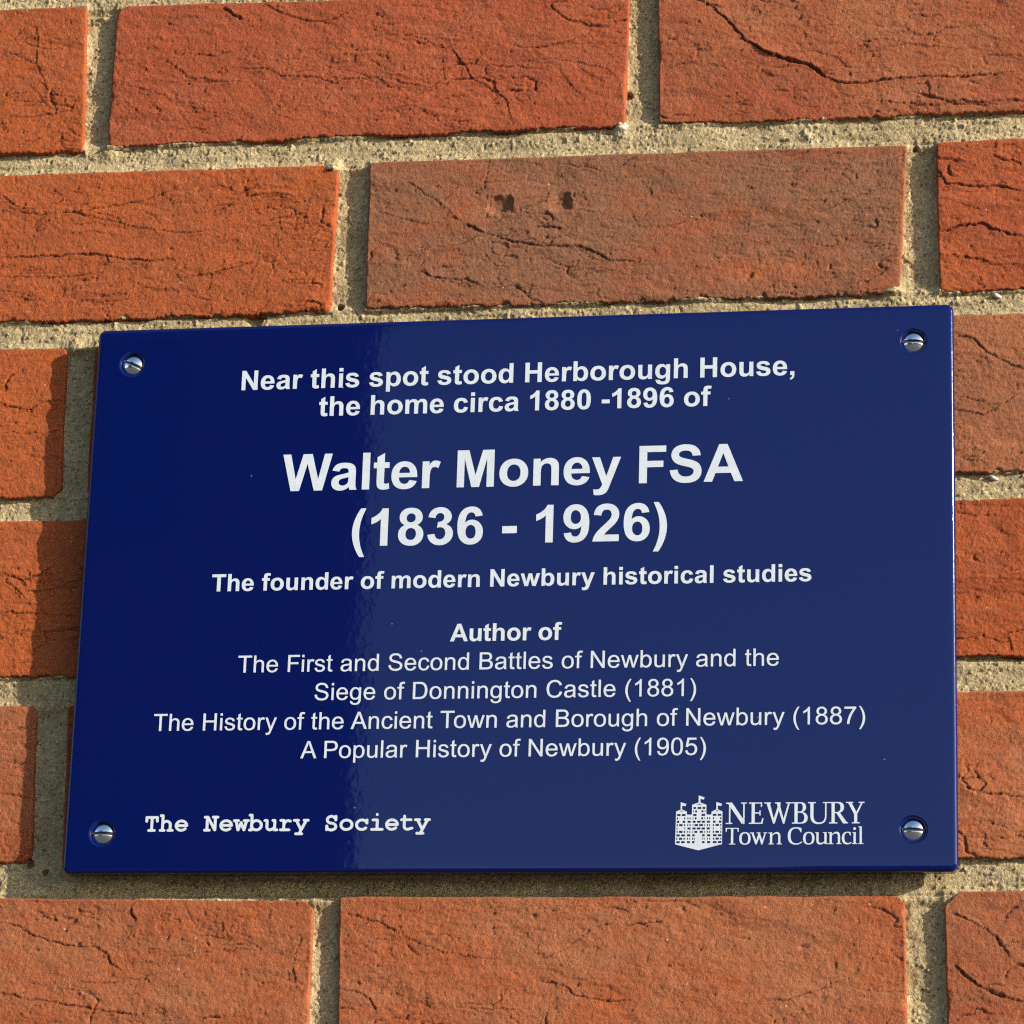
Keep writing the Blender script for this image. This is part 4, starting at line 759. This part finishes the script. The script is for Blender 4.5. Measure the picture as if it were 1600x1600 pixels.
# typewriter lettering: pen strokes (polylines) with round ends, 1228 units a letter, pen 215 wide
def _arc(cx, cy, rx, ry, a0, a1, n=14):
    return [(cx + rx*math.cos(math.radians(a0+(a1-a0)*i/n)), cy + ry*math.sin(math.radians(a0+(a1-a0)*i/n))) for i in range(n+1)]
TYPE = {
 'T': [[(215,1060),(1013,1060)],[(215,1060),(215,780)],[(1013,1060),(1013,780)],[(614,1060),(614,90)],[(400,90),(828,90)]],
 'h': [[(170,1190),(310,1190),(310,90)],[(150,90),(440,90)],[(310,620)]+_arc(605,510,285,260,140,0)+[(890,90)],[(740,90),(1060,90)]],
 'e': [_arc(614,440,400,350,0,318,24),[(214,440),(1014,440)]],
 'N': [[(130,1060),(340,1060),(890,110)],[(300,1060),(300,90)],[(130,90),(480,90)],[(900,110),(900,1060)],[(740,1060),(1080,1060)]],
 'w': [[(90,790),(400,790)],[(830,790),(1140,790)],[(220,790),(390,100),(614,640),(838,100),(1010,790)]],
 'b': [[(130,1190),(280,1190),(280,90)],[(130,90),(280,90)],_arc(640,440,370,350,0,360,28)],
 'u': [[(140,790),(300,790)]+[(300,420)]+_arc(540,350,240,260,180,300,10)+[(870,260)],[(740,790),(880,790),(880,90),(1060,90)]],
 'r': [[(210,790),(440,790),(440,90)],[(210,90),(840,90)],[(440,520)]+_arc(760,400,330,370,130,62,9)],
 'y': [[(90,790),(390,790)],[(820,790),(1120,790)],[(240,790),(620,80)],[(980,790),(480,-210)],[(230,-210),(680,-210)]],
 'S': [[(930,1075),(930,800)],_arc(600,820,300,250,25,255,18)+_arc(620,310,330,250,75,-155,18),[(280,360),(280,80)]],
 'o': [_arc(614,440,410,350,0,360,30)],
 'c': [[(1000,790),(1000,560)],_arc(640,440,400,350,38,318,24)],
 'i': [[(620,1200),(620,1180)],[(330,790),(640,790),(640,90)],[(240,90),(1030,90)]],
 't': [[(190,790),(880,790)],[(400,1060),(400,350)]+_arc(660,300,260,215,190,310,12)+[(980,170)]],
}
# old-style serif lettering: closed shapes that are merged, 1000 units = height of a capital
def _stem(x0, x1, y0, y1): return "M%g %gL%g %gL%g %gL%g %gZ" % (x0, y0, x0, y1, x1, y1, x1, y0)
def _ser(x0, x1, y, t=52): return _stem(x0, x1, y, y+t)
SERIF = {
 'N': [_stem(150,215,20,980), _ser(0,310,0), "M0 1000H290L820 230V330L800 0H760L215 790L150 900L60 948H0Z", _stem(820,885,0,980), _ser(720,985,948)],
 'E': [_stem(130,275,20,980), _ser(0,640,0), _ser(0,620,948), _stem(275,500,480,535), _stem(500,552,390,630),
       "M560 990V790H615V1000ZM640 0L690 260H635L570 52V0Z"],
 'W': [_ser(0,310,948), "M90 990L420 0H480L760 880L730 1000H690L445 235L250 990Z", "M560 1000L880 0H940L1200 990H1130L905 240L690 1000Z", _ser(1010,1290,948), _ser(500,760,948)],
 'B': [_stem(120,265,20,980), _ser(0,200,0), _ser(0,200,948),
       "M200 1000H400Q660 1000 660 770Q660 600 480 545Q740 490 740 275Q740 0 400 0H200V52H265V948H200ZM265 948V562H350Q510 562 510 755Q510 948 370 948ZM265 510V52H380Q580 52 580 285Q580 510 360 510Z"],
 'U': [_ser(0,370,948), _ser(700,985,948), "M115 980V370Q115 -25 500 -25Q870 -25 870 370V980H805V380Q805 50 530 50Q260 50 260 380V980Z"],
 'R': [_stem(120,265,20,980), _ser(0,390,0), "M0 1000V948H265V948H370Q540 948 540 745Q540 530 350 530H265V478H350L660 0H890V45L830 60L510 500Q700 570 700 765Q700 1000 400 1000Z"],
 'Y': [_ser(0,330,948), _ser(590,860,948), "M80 990L375 430V20H520V440L790 990H720L480 530L240 990Z", _ser(270,630,0)],
 'T': [_stem(320,450,20,980), _ser(200,570,0,50), "M0 1000V760H50L80 945H690L720 760H770V1000Z"],
 'o': ["M0 360Q0 740 340 740Q670 740 670 370Q670 -20 330 -20Q0 -20 0 360ZM140 370Q140 50 340 50Q530 50 530 355Q530 670 335 670Q140 670 140 370Z"],
 'w': [_ser(-20,220,672,48), "M60 710L310 0H375L560 500L530 720H505L360 235L180 710Z", "M440 720L660 0H720L930 710H865L710 250L555 720Z", _ser(780,1000,672,48), _ser(380,600,672,48)],
 'n': [_ser(0,200,665,48), _stem(90,215,20,713), _ser(0,310,0,46), "M215 560Q340 745 500 740Q700 735 700 480V20H575V470Q575 640 450 640Q320 640 215 500Z", _ser(490,790,0,46)],
 'C': ["M800 960V720H748Q700 950 490 950Q160 950 160 510Q160 50 510 50Q690 50 815 170L850 130Q700 -25 480 -25Q0 -25 0 490Q0 1025 500 1025Q670 1025 800 960Z"],
 'u': [_ser(-10,190,668,48), "M65 700V240Q65 -20 280 -20Q430 -20 540 110V180Q440 75 330 75Q190 75 190 260V700Z", _ser(450,640,668,48), _stem(535,660,20,716), _ser(590,750,0,46)],
 'c': ["M520 690V520H475Q440 680 330 680Q140 680 140 390Q140 60 370 60Q460 60 540 130L570 95Q470 -20 310 -20Q0 -20 0 350Q0 740 350 740Q450 740 520 690Z"],
 'i': [_ser(20,200,665,48), _stem(85,210,20,713), _ser(0,300,0,46), "M70 925Q70 1005 148 1005Q226 1005 226 925Q226 845 148 845Q70 845 70 925Z"],
 'l': [_ser(0,200,1010,46), _stem(80,205,20,1056), _ser(0,300,0,46)],
}

# ---------------------------------------------------------------- plaque
PW, PH, FD, PT = 339.9, 221.6, 8.3, 5.8       # width, height, face distance from the wall, thickness (mm)
plaque = empty('wall_plaque', (0, 0, 0), 'glossy blue rectangular plaque with white lettering, fixed to the brick wall by four screws', 'plaque')
PO = Vector((10.77*MM, -FD*MM, -147.43*MM))
plaque.matrix_world = Matrix.Translation(PO) @ Matrix.Rotation(0.0027174, 4, 'Y') @ Matrix.Translation((PW/2*MM, 0, -PH*MM))
# local mm coordinates (x right, z down negative, from the top left corner) -> child coordinates
def P(x, z, y=0.0): return ((x-PW/2)*MM, y*MM, (z+PH)*MM)
SCREWS = [(14.3, -15.1, 25), (324.5, -15.0, 2), (14.6, -206.0, 1), (323.6, -206.0, 4)]

def rrect(inset, r, n=7):
    r = max(r, .05)
    x0, x1, z0, z1 = inset-.7, PW-inset, -PH+inset, -inset
    pts = []
    for cx, cz, a0 in ((x1-r, z1-r, 0), (x0+r, z1-r, 90), (x0+r, z0+r, 180), (x1-r, z0+r, 270)):
        for i in range(n+1):
            a = math.radians(a0+90*i/n)
            pts.append((cx+r*math.cos(a), cz+r*math.sin(a)))
    return pts

def build_panel():
    verts, faces = [], []
    RC = 3.0
    prof = [(0.25, PT), (0.0, PT-.3)]
    RB = 1.7
    for i in range(9):
        a = math.radians(90*i/8)
        prof.append((RB*(1-math.cos(a)), RB*(1-math.sin(a)) + .085))
    for i in range(1, 9):
        k = i/8
        prof.append((RB+6.5*k, .085*(1-k)**2))
    prof.append((8.6, 0.0))
    loops = []
    for ins, dep in prof:
        r = max(RC-ins, .25) if ins <= RB else max(1.3-(ins-RB)*.1, .5)
        pts = rrect(ins, r)
        s = len(verts)
        verts += [P(x, z, dep) for x, z in pts]
        loops.append(list(range(s, s+len(pts))))
    n = len(loops[0])
    for a, b in zip(loops[:-1], loops[1:]):
        for i in range(n):
            j = (i+1) % n
            faces.append((a[i], a[j], b[j], b[i]))
    faces.append(tuple(reversed(loops[0])))
    # face with four countersunk dimples
    pts2 = [Vector(p) for p in rrect(8.6, .5)]
    ids = list(loops[-1])
    edges = [(i, (i+1) % n) for i in range(n)]
    NR = 40
    for sx, sz, _ in SCREWS:
        s = len(pts2)
        for i in range(NR):
            a = 2*math.pi*i/NR
            pts2.append(Vector((sx+6.0*math.cos(a), sz+6.0*math.sin(a))))
            verts.append(P(*pts2[-1])); ids.append(len(verts)-1)
        edges += [(s+i, s+(i+1) % NR) for i in range(NR)]
        ring = ids[s:s+NR]
        for rr, dp in ((5.5, 0.0), (5.25, .02), (5.0, .08), (4.75, .22), (4.55, .5), (4.45, 1.6), (3.0, 1.8)):
            new = []
            for i in range(NR):
                a = 2*math.pi*i/NR
                verts.append(P(sx+rr*math.cos(a), sz+rr*math.sin(a), dp)); new.append(len(verts)-1)
            for i in range(NR):
                j = (i+1) % NR
                faces.append((ring[i], ring[j], new[j], new[i]))
            ring = new
        faces.append(tuple(ring))
    vo, eo, fo, ov, oe, of = geometry.delaunay_2d_cdt(pts2, edges, [], 0, 1e-4)
    A2 = np.array([tuple(p_) for p_ in pts2])
    lut = {i: ids[int(np.argmin(((A2-np.array(tuple(p_)))**2).sum(1)))] for i, p_ in enumerate(vo)}
    for f in fo:
        c = sum((vo[i] for i in f), Vector((0, 0)))/3
        if any((c-Vector((sx, sz))).length < 5.97 for sx, sz, _ in SCREWS): continue
        if not (7.9 < c.x < PW-8.6 and -PH+8.6 < c.y < -8.6): continue
        faces.append(tuple(int(lut[i]) for i in f))
    o = mesh_obj('panel', verts, faces, ENAMEL, plaque)
    o.data.materials.append(ENAMEL_RIM)
    for pl in o.data.polygons[:n*9]: pl.material_index = 1
    import bmesh
    bm = bmesh.new(); bm.from_mesh(o.data)
    bmesh.ops.recalc_face_normals(bm, faces=bm.faces)
    bm.to_mesh(o.data); bm.free()
    return o
build_panel()

# screws
def screw(sx, sz, deg):
    R, H = 4.25, 1.75
    rs = (R*R+H*H)/(2*H)
    yb = 1.3                                 # rim sits this far below the panel face
    cs, sn = math.cos(math.radians(-deg)), math.sin(math.radians(-deg))
    def pt(s, t, y): return ((s*cs-t*sn)*MM, y*MM, (s*sn+t*cs)*MM)
    def dome(s, t): return yb-(math.sqrt(max(rs*rs-s*s-t*t, 0))-(rs-H))
    verts, faces = [], []
    hw, sd = .48, 1.1
    def strip(tvals, f):
        N = 26; s0 = len(verts)
        for t in tvals:
            e = math.sqrt(max(R*R-t*t, 0.0004))
            for i in range(N+1):
                s = e*math.sin(math.pi*(i/N-.5))
                verts.append(pt(s, t, f(s, t)))
        for j in range(len(tvals)-1):
            for i in range(N):
                a = s0+j*(N+1)+i
                faces.append((a, a+1, a+N+2, a+N+1))
    rel = [R*math.sin(math.pi/2*k/14) for k in range(15)]
    up = [hw, hw+.12]+[t for t in rel if t > hw+.2]
    soft = lambda s, t: dome(s, t) + (.10 if abs(abs(t)-hw) < 1e-6 else 0)
    strip(up, soft); strip([-t for t in up], soft)
    s0 = len(verts)
    for i in range(36):                       # side of the head
        a = 2*math.pi*i/36
        verts.append(pt(R*math.cos(a), R*math.sin(a), yb)); verts.append(pt(R*.9*math.cos(a), R*.9*math.sin(a), yb+1.2))
    for i in range(36):
        j = (i+1) % 36
        faces.append((s0+2*i, s0+2*j, s0+2*j+1, s0+2*i+1))
    o = mesh_obj('screw', verts, faces, STEEL, plaque)
    o.location = P(sx, sz, 0)
    # driver slot: floor and two walls
    verts, faces = [], []
    fl = yb-H+sd
    e = math.sqrt(R*R-hw*hw)
    N = 20
    for tt in (-hw, hw):
        for i in range(N+1):
            s = -e+2*e*i/N
            verts.append(pt(s, tt, min(dome(s, tt)+.1, fl))); verts.append(pt(s, tt, fl))
    M_ = 2*(N+1)
    for k in (0, M_):
        for i in range(N):
            a = k+2*i
            faces.append((a, a+1, a+3, a+2))
    b = len(verts)
    for i in range(N+1):
        s = -e+2*e*i/N
        verts.append(pt(s, -hw, fl+.002)); verts.append(pt(s, hw, fl+.002))
    for i in range(N):
        faces.append((b+2*i, b+2*i+1, b+2*i+3, b+2*i+2))
    so = mesh_obj('slot', verts, faces, SLOTM, o, smooth=False)
for s in SCREWS: screw(*s)

# writing
import re
def contours(d, sub=5):
    toks = re.findall(r'[MLHVQZ]|-?[\d.]+', d)
    out, cur, i, cmd = [], [], 0, None
    x = y = 0.0
    while i < len(toks):
        if toks[i] in 'MLHVQZ':
            cmd = toks[i]; i += 1
            if cmd == 'Z':
                if cur: out.append(cur); cur = []
                continue
        if cmd == 'M': x, y = float(toks[i]), float(toks[i+1]); i += 2; cur = [(x, y)]
        elif cmd == 'L': x, y = float(toks[i]), float(toks[i+1]); i += 2; cur.append((x, y))
        elif cmd == 'H': x = float(toks[i]); i += 1; cur.append((x, y))
        elif cmd == 'V': y = float(toks[i]); i += 1; cur.append((x, y))
        elif cmd == 'Q':
            cx, cy, ex, ey = map(float, toks[i:i+4]); i += 4
            for k in range(1, sub+1):
                t = k/sub
                cur.append(((1-t)**2*x+2*t*(1-t)*cx+t*t*ex, (1-t)**2*y+2*t*(1-t)*cy+t*t*ey))
            x, y = ex, ey
    if cur: out.append(cur)
    res = []
    for c in out:
        q = [c[0]]
        for p_ in c[1:]:
            if abs(p_[0]-q[-1][0])+abs(p_[1]-q[-1][1]) > 1e-6: q.append(p_)
        if abs(q[0][0]-q[-1][0])+abs(q[0][1]-q[-1][1]) < 1e-6: q.pop()
        if len(q) > 2: res.append(q)
    return res
def area(c): return .5*sum(c[i][0]*c[(i+1) % len(c)][1]-c[(i+1) % len(c)][0]*c[i][1] for i in range(len(c)))
def pen_contours(strokes, w):
    out = []
    for st in strokes:
        for (ax, ay), (bx, by) in zip(st[:-1], st[1:]):
            L = math.hypot(bx-ax, by-ay)
            if L < 1e-6: continue
            ang = math.atan2(by-ay, bx-ax)
            c = []
            for k in range(7):
                a = ang+math.pi/2+math.pi*k/6; c.append((ax+w/2*math.cos(a), ay+w/2*math.sin(a)))
            for k in range(7):
                a = ang-math.pi/2+math.pi*k/6; c.append((bx+w/2*math.cos(a), by+w/2*math.sin(a)))
            out.append(c[::-1])
    return out
def fill(cons):
    """merge closed outlines (non-zero rule) into triangles plus rim edges"""
    pts, edges = [], []
    for c in cons:
        s = len(pts); pts += [Vector(p_) for p_ in c]
        edges += [(s+i, s+(i+1) % len(c)) for i in range(len(c))]
    vo, eo, fo, a_, b_, c_ = geometry.delaunay_2d_cdt(pts, edges, [], 0, 1e-4, False)
    V = np.array([(v[0], v[1]) for v in vo]); F = np.array([f for f in fo])
    C = V[F].mean(1)
    wn_ = np.zeros(len(F), int)
    for c in cons:
        A = np.array(c); B = np.roll(A, -1, 0)
        for (ax, ay), (bx, by) in zip(A, B):
            if ay == by: continue
            if ay < by: m = (C[:, 1] >= ay) & (C[:, 1] < by); sg = 1
            else: m = (C[:, 1] >= by) & (C[:, 1] < ay); sg = -1
            if m.any():
                xx = ax+(C[m, 1]-ay)*(bx-ax)/(by-ay)
                wn_[np.where(m)[0][xx > C[m, 0]]] += sg
    F = F[wn_ != 0]
    cnt = {}
    for f in F:
        for i in range(3):
            a, b = int(f[i]), int(f[(i+1) % 3]); cnt.setdefault((min(a, b), max(a, b)), []).append((a, b))
    rim = [v[0] for v in cnt.values() if len(v) == 1]
    return V, F, rim
_cache = {}
def glyph(font, ch):
    if (font, ch) not in _cache:
        if font == 'bold': c = contours(BOLD[ch][1])
        elif font == 'sans': c = contours(SANS[ch][1])
        elif font == 'type': c = pen_contours(TYPE[ch], 200)
        else:
            c = []
            for d in SERIF[ch]:
                cc = contours(d, 8)
                if area(cc[0]) > 0: cc = [k[::-1] for k in cc]
                c += cc
        _cache[(font, ch)] = fill(c)
    return _cache[(font, ch)]
RAISE = 0.16
def flat_mesh(name, items, label=None, up=RAISE):
    """items: (V, F, rim, scale x, scale z, x, z) in panel millimetres"""
    verts, faces = [], []
    for V, F, rim, sx, sz, x, z in items:
        s = len(verts); n = len(V)
        verts += [P(x+a*sx, z+b*sz, -up) for a, b in V]
        faces += [(s+int(f[0]), s+int(f[1]), s+int(f[2])) for f in F]
        t = len(verts)
        verts += [P(x+a*sx, z+b*sz, -up) for a, b in V]       # own verts for the rim: crisp edge
        verts += [P(x+a*sx, z+b*sz, .02) for a, b in V]
        faces += [(t+a, t+n+a, t+n+b, t+b) for a, b in rim]
    me_o = mesh_obj(name, verts, faces, PAINT, plaque, smooth=False)
    import bmesh
    bm = bmesh.new(); bm.from_mesh(me_o.data)
    loose = [v for v in bm.verts if not v.link_faces]
    bmesh.ops.delete(bm, geom=loose, context='VERTS')
    bm.to_mesh(me_o.data); bm.free()
    if label: me_o['label'] = label
    return me_o
KERN = {('T','o'): -140, ('A','n'): 0, ('W','a'): -60, ('1','1'): -150, ('r','y'): 30, ('F','i'): -40, ('A',' '): -113, ('y',' '): -20, ('P','o'): -40, (' ','A'): -60}
def line(text, font, x0, x1, z, cap, label):
    T = BOLD if font == 'bold' else SANS
    sc = cap/1466.0
    pen, place = 0, []
    for i, ch in enumerate(text):
        if i: pen += KERN.get((text[i-1], ch), 0)
        place.append((ch, pen))
        pen += 569 if ch == ' ' else T[ch][0]
    V0 = glyph(font, place[0][0])[0]; V1 = glyph(font, place[-1][0])[0]
    left = V0[:, 0].min(); right = place[-1][1]+V1[:, 0].max()
    n = len(text)-1
    tr = ((x1-x0)/sc-(right-left))/n
    items = []
    for i, (ch, p_) in enumerate(place):
        if ch == ' ': continue
        V, F, rim = glyph(font, ch)
        items.append((V, F, rim, sc, sc, x0+(p_-left+tr*i)*sc, z))
    print('line', text[:12], 'tracking', round(tr))
    flat_mesh('inscription', items, label)
line('Near this spot stood Herborough House,', 'bold', 59.8, 278.9, -27.5, 8.15, 'first line of the inscription, bold, ending in a comma')
line('the home circa 1880 -1896 of', 'bold', 91.75, 246.94, -39.2, 8.15, 'second line of the inscription, bold')
line('Walter Money FSA', 'bold', 78.3, 259.5, -69.95, 15.1, 'name in the largest bold letters')
line('(1836 - 1926)', 'bold', 107.3, 230.5, -93.0, 15.1, 'large bold years in brackets')
line('The founder of modern Newbury historical studies', 'bold', 52.3, 285.8, -110.3, 6.95, 'bold line below the years')
line('Author of', 'bold', 147.6, 190.9, -131.85, 6.95, 'short bold line above the book titles')
line('The First and Second Battles of Newbury and the', 'sans', 64.6, 273.7, -143.1, 6.75, 'first thin line of book titles')
line('Siege of Donnington Castle (1881)', 'sans', 95.5, 242.6, -154.45, 6.75, 'second thin line of book titles')
line('The History of the Ancient Town and Borough of Newbury (1887)', 'sans', 32.3, 306.0, -165.95, 6.75, 'widest thin line of book titles')
line('A Popular History of Newbury (1905)', 'sans', 91.0, 246.6, -177.25, 6.75, 'last thin line of book titles')
# typewriter line
def type_line():
    text = 'The Newbury Society'
    sc = 6.05/1160.0
    V0 = glyph('type', 'T')[0]; V1 = glyph('type', 'y')[0]
    adv = ((142.71-31.4)/sc + V0[:, 0].min()-V1[:, 0].max())/(len(text)-1)
    items = [(*glyph('type', ch), sc, sc, 31.4+(adv*i-V0[:, 0].min())*sc, -205.5) for i, ch in enumerate(text) if ch != ' ']
    flat_mesh('society_name', items, 'typewriter style line at the lower left')
type_line()
def serif_line(text, pos, total, x0, x1, z, cap, name, label):
    k = (x1-x0)/total
    items = [(*glyph('serif', ch), k/1000.0, cap/1000.0, x0+p_*k, z) for ch, p_ in zip(text, pos)]
    flat_mesh(name, items, label)
serif_line('NEWBURY', (0, 1.09, 1.82, 3.12, 3.87, 4.86, 5.66), 6.50, 254.4, 305.6, -203.65, 8.1, 'council_name', 'serif capitals beside the castle emblem')
serif_line('TownCouncil', (0, .81, 1.46, 2.54, 3.68, 4.58, 5.30, 6.05, 6.86, 7.46, 7.82), 8.16, 254.4, 305.6, -211.4, 6.25, 'council_name', 'small serif words below the serif capitals')

# castle emblem
def emblem():
    def m(x, y): return (x, -y)
    sil = [(95,1350),(110,535),(240,475),(375,535),(378,612),(505,612),(508,365),(690,300),(862,365),(866,612),(985,612),(1000,535),(1130,475),(1265,535),(1262,1350),(675,1500)]
    flags = [[(222,480),(222,300),(365,345),(345,372),(348,400),(258,385),(258,480)], [(670,305),(668,132),(820,182),(798,208),(802,238),(712,218),(714,305)],
             [(1112,480),(1112,300),(1255,345),(1235,372),(1238,400),(1148,385),(1148,480)]]
    outer = [[m(*p_) for p_ in sil]]+[[m(*p_) for p_ in f] for f in flags]
    outer = [c if area(c) < 0 else c[::-1] for c in outer]
    rows = {447: [(540,605),(645,735),(768,835)], 530: [(535,550),(585,630),(745,790),(825,842)]}
    L = {620: [(135,220),(255,345)], 705: [(130,160),(315,340)], 790: [(130,190),(275,340)], 873: [(130,155),(190,275),(315,340)], 958: [(130,150),(320,340)],
         1042: [(130,155),(190,275),(310,340)], 1128: [(125,210),(245,335)], 1212: [(125,150),(190,270),(305,335)], 1297: [(125,210),(245,335)]}
    G = {705: [(395,420),(450,475)], 790: [(400,475)], 873: [(395,415),(450,475)], 958: [(400,475)], 1042: [(395,415),(450,470)], 1128: [(390,470)], 1212: [(390,412),(450,470)], 1297: [(390,465)]}
    Cc = {620: [(535,620),(745,835)], 705: [(530,545),(580,620),(740,785),(820,835)], 790: [(530,600),(640,722),(755,832)], 873: [(530,545),(580,660),(692,785),(818,832)],
          958: [(525,600),(635,720),(752,832)], 1042: [(525,542),(575,645),(705,782),(815,830)], 1128: [(520,580),(768,828)], 1212: [(520,540),(562,580),(765,780),(812,828)], 1297: [(518,578),(768,828)]}
    holes = []
    def add(y, x0, x1):
        c = [m(x0-3, y-26), m(x1+3, y-26), m(x1+3, y+26), m(x0-3, y+26)]
        holes.append(c if area(c) > 0 else c[::-1])
    for D in (rows, L, G, Cc):
        for y, r in D.items():
            for a, b in r: add(y, a, b)
    for y, r in L.items():
        for a, b in r: add(y, 1372-b, 1372-a)
    for y, r in G.items():
        for a, b in r: add(y, 1357-b, 1357-a)
    for cx, y, w in ((240, 515, 52), (690, 350, 80), (1130, 515, 52)):
        c = [m(cx-w, y+26), m(cx-w*.5, y+2), m(cx, y-12), m(cx+w*.5, y+2), m(cx+w, y+26), m(cx, y+10)]
        holes.append(c if area(c) > 0 else c[::-1])
    V, F, rim = fill(outer+holes)
    kx, kz = .2398/16, .2433/16
    x0 = 235.59+(1050-1056)*.2398; z0 = -192.78-(1235-1243.4)*.2433
    flat_mesh('castle_emblem', [(V, F, rim, kx, kz, x0, z0)], 'white three towered castle emblem with flags')
emblem()
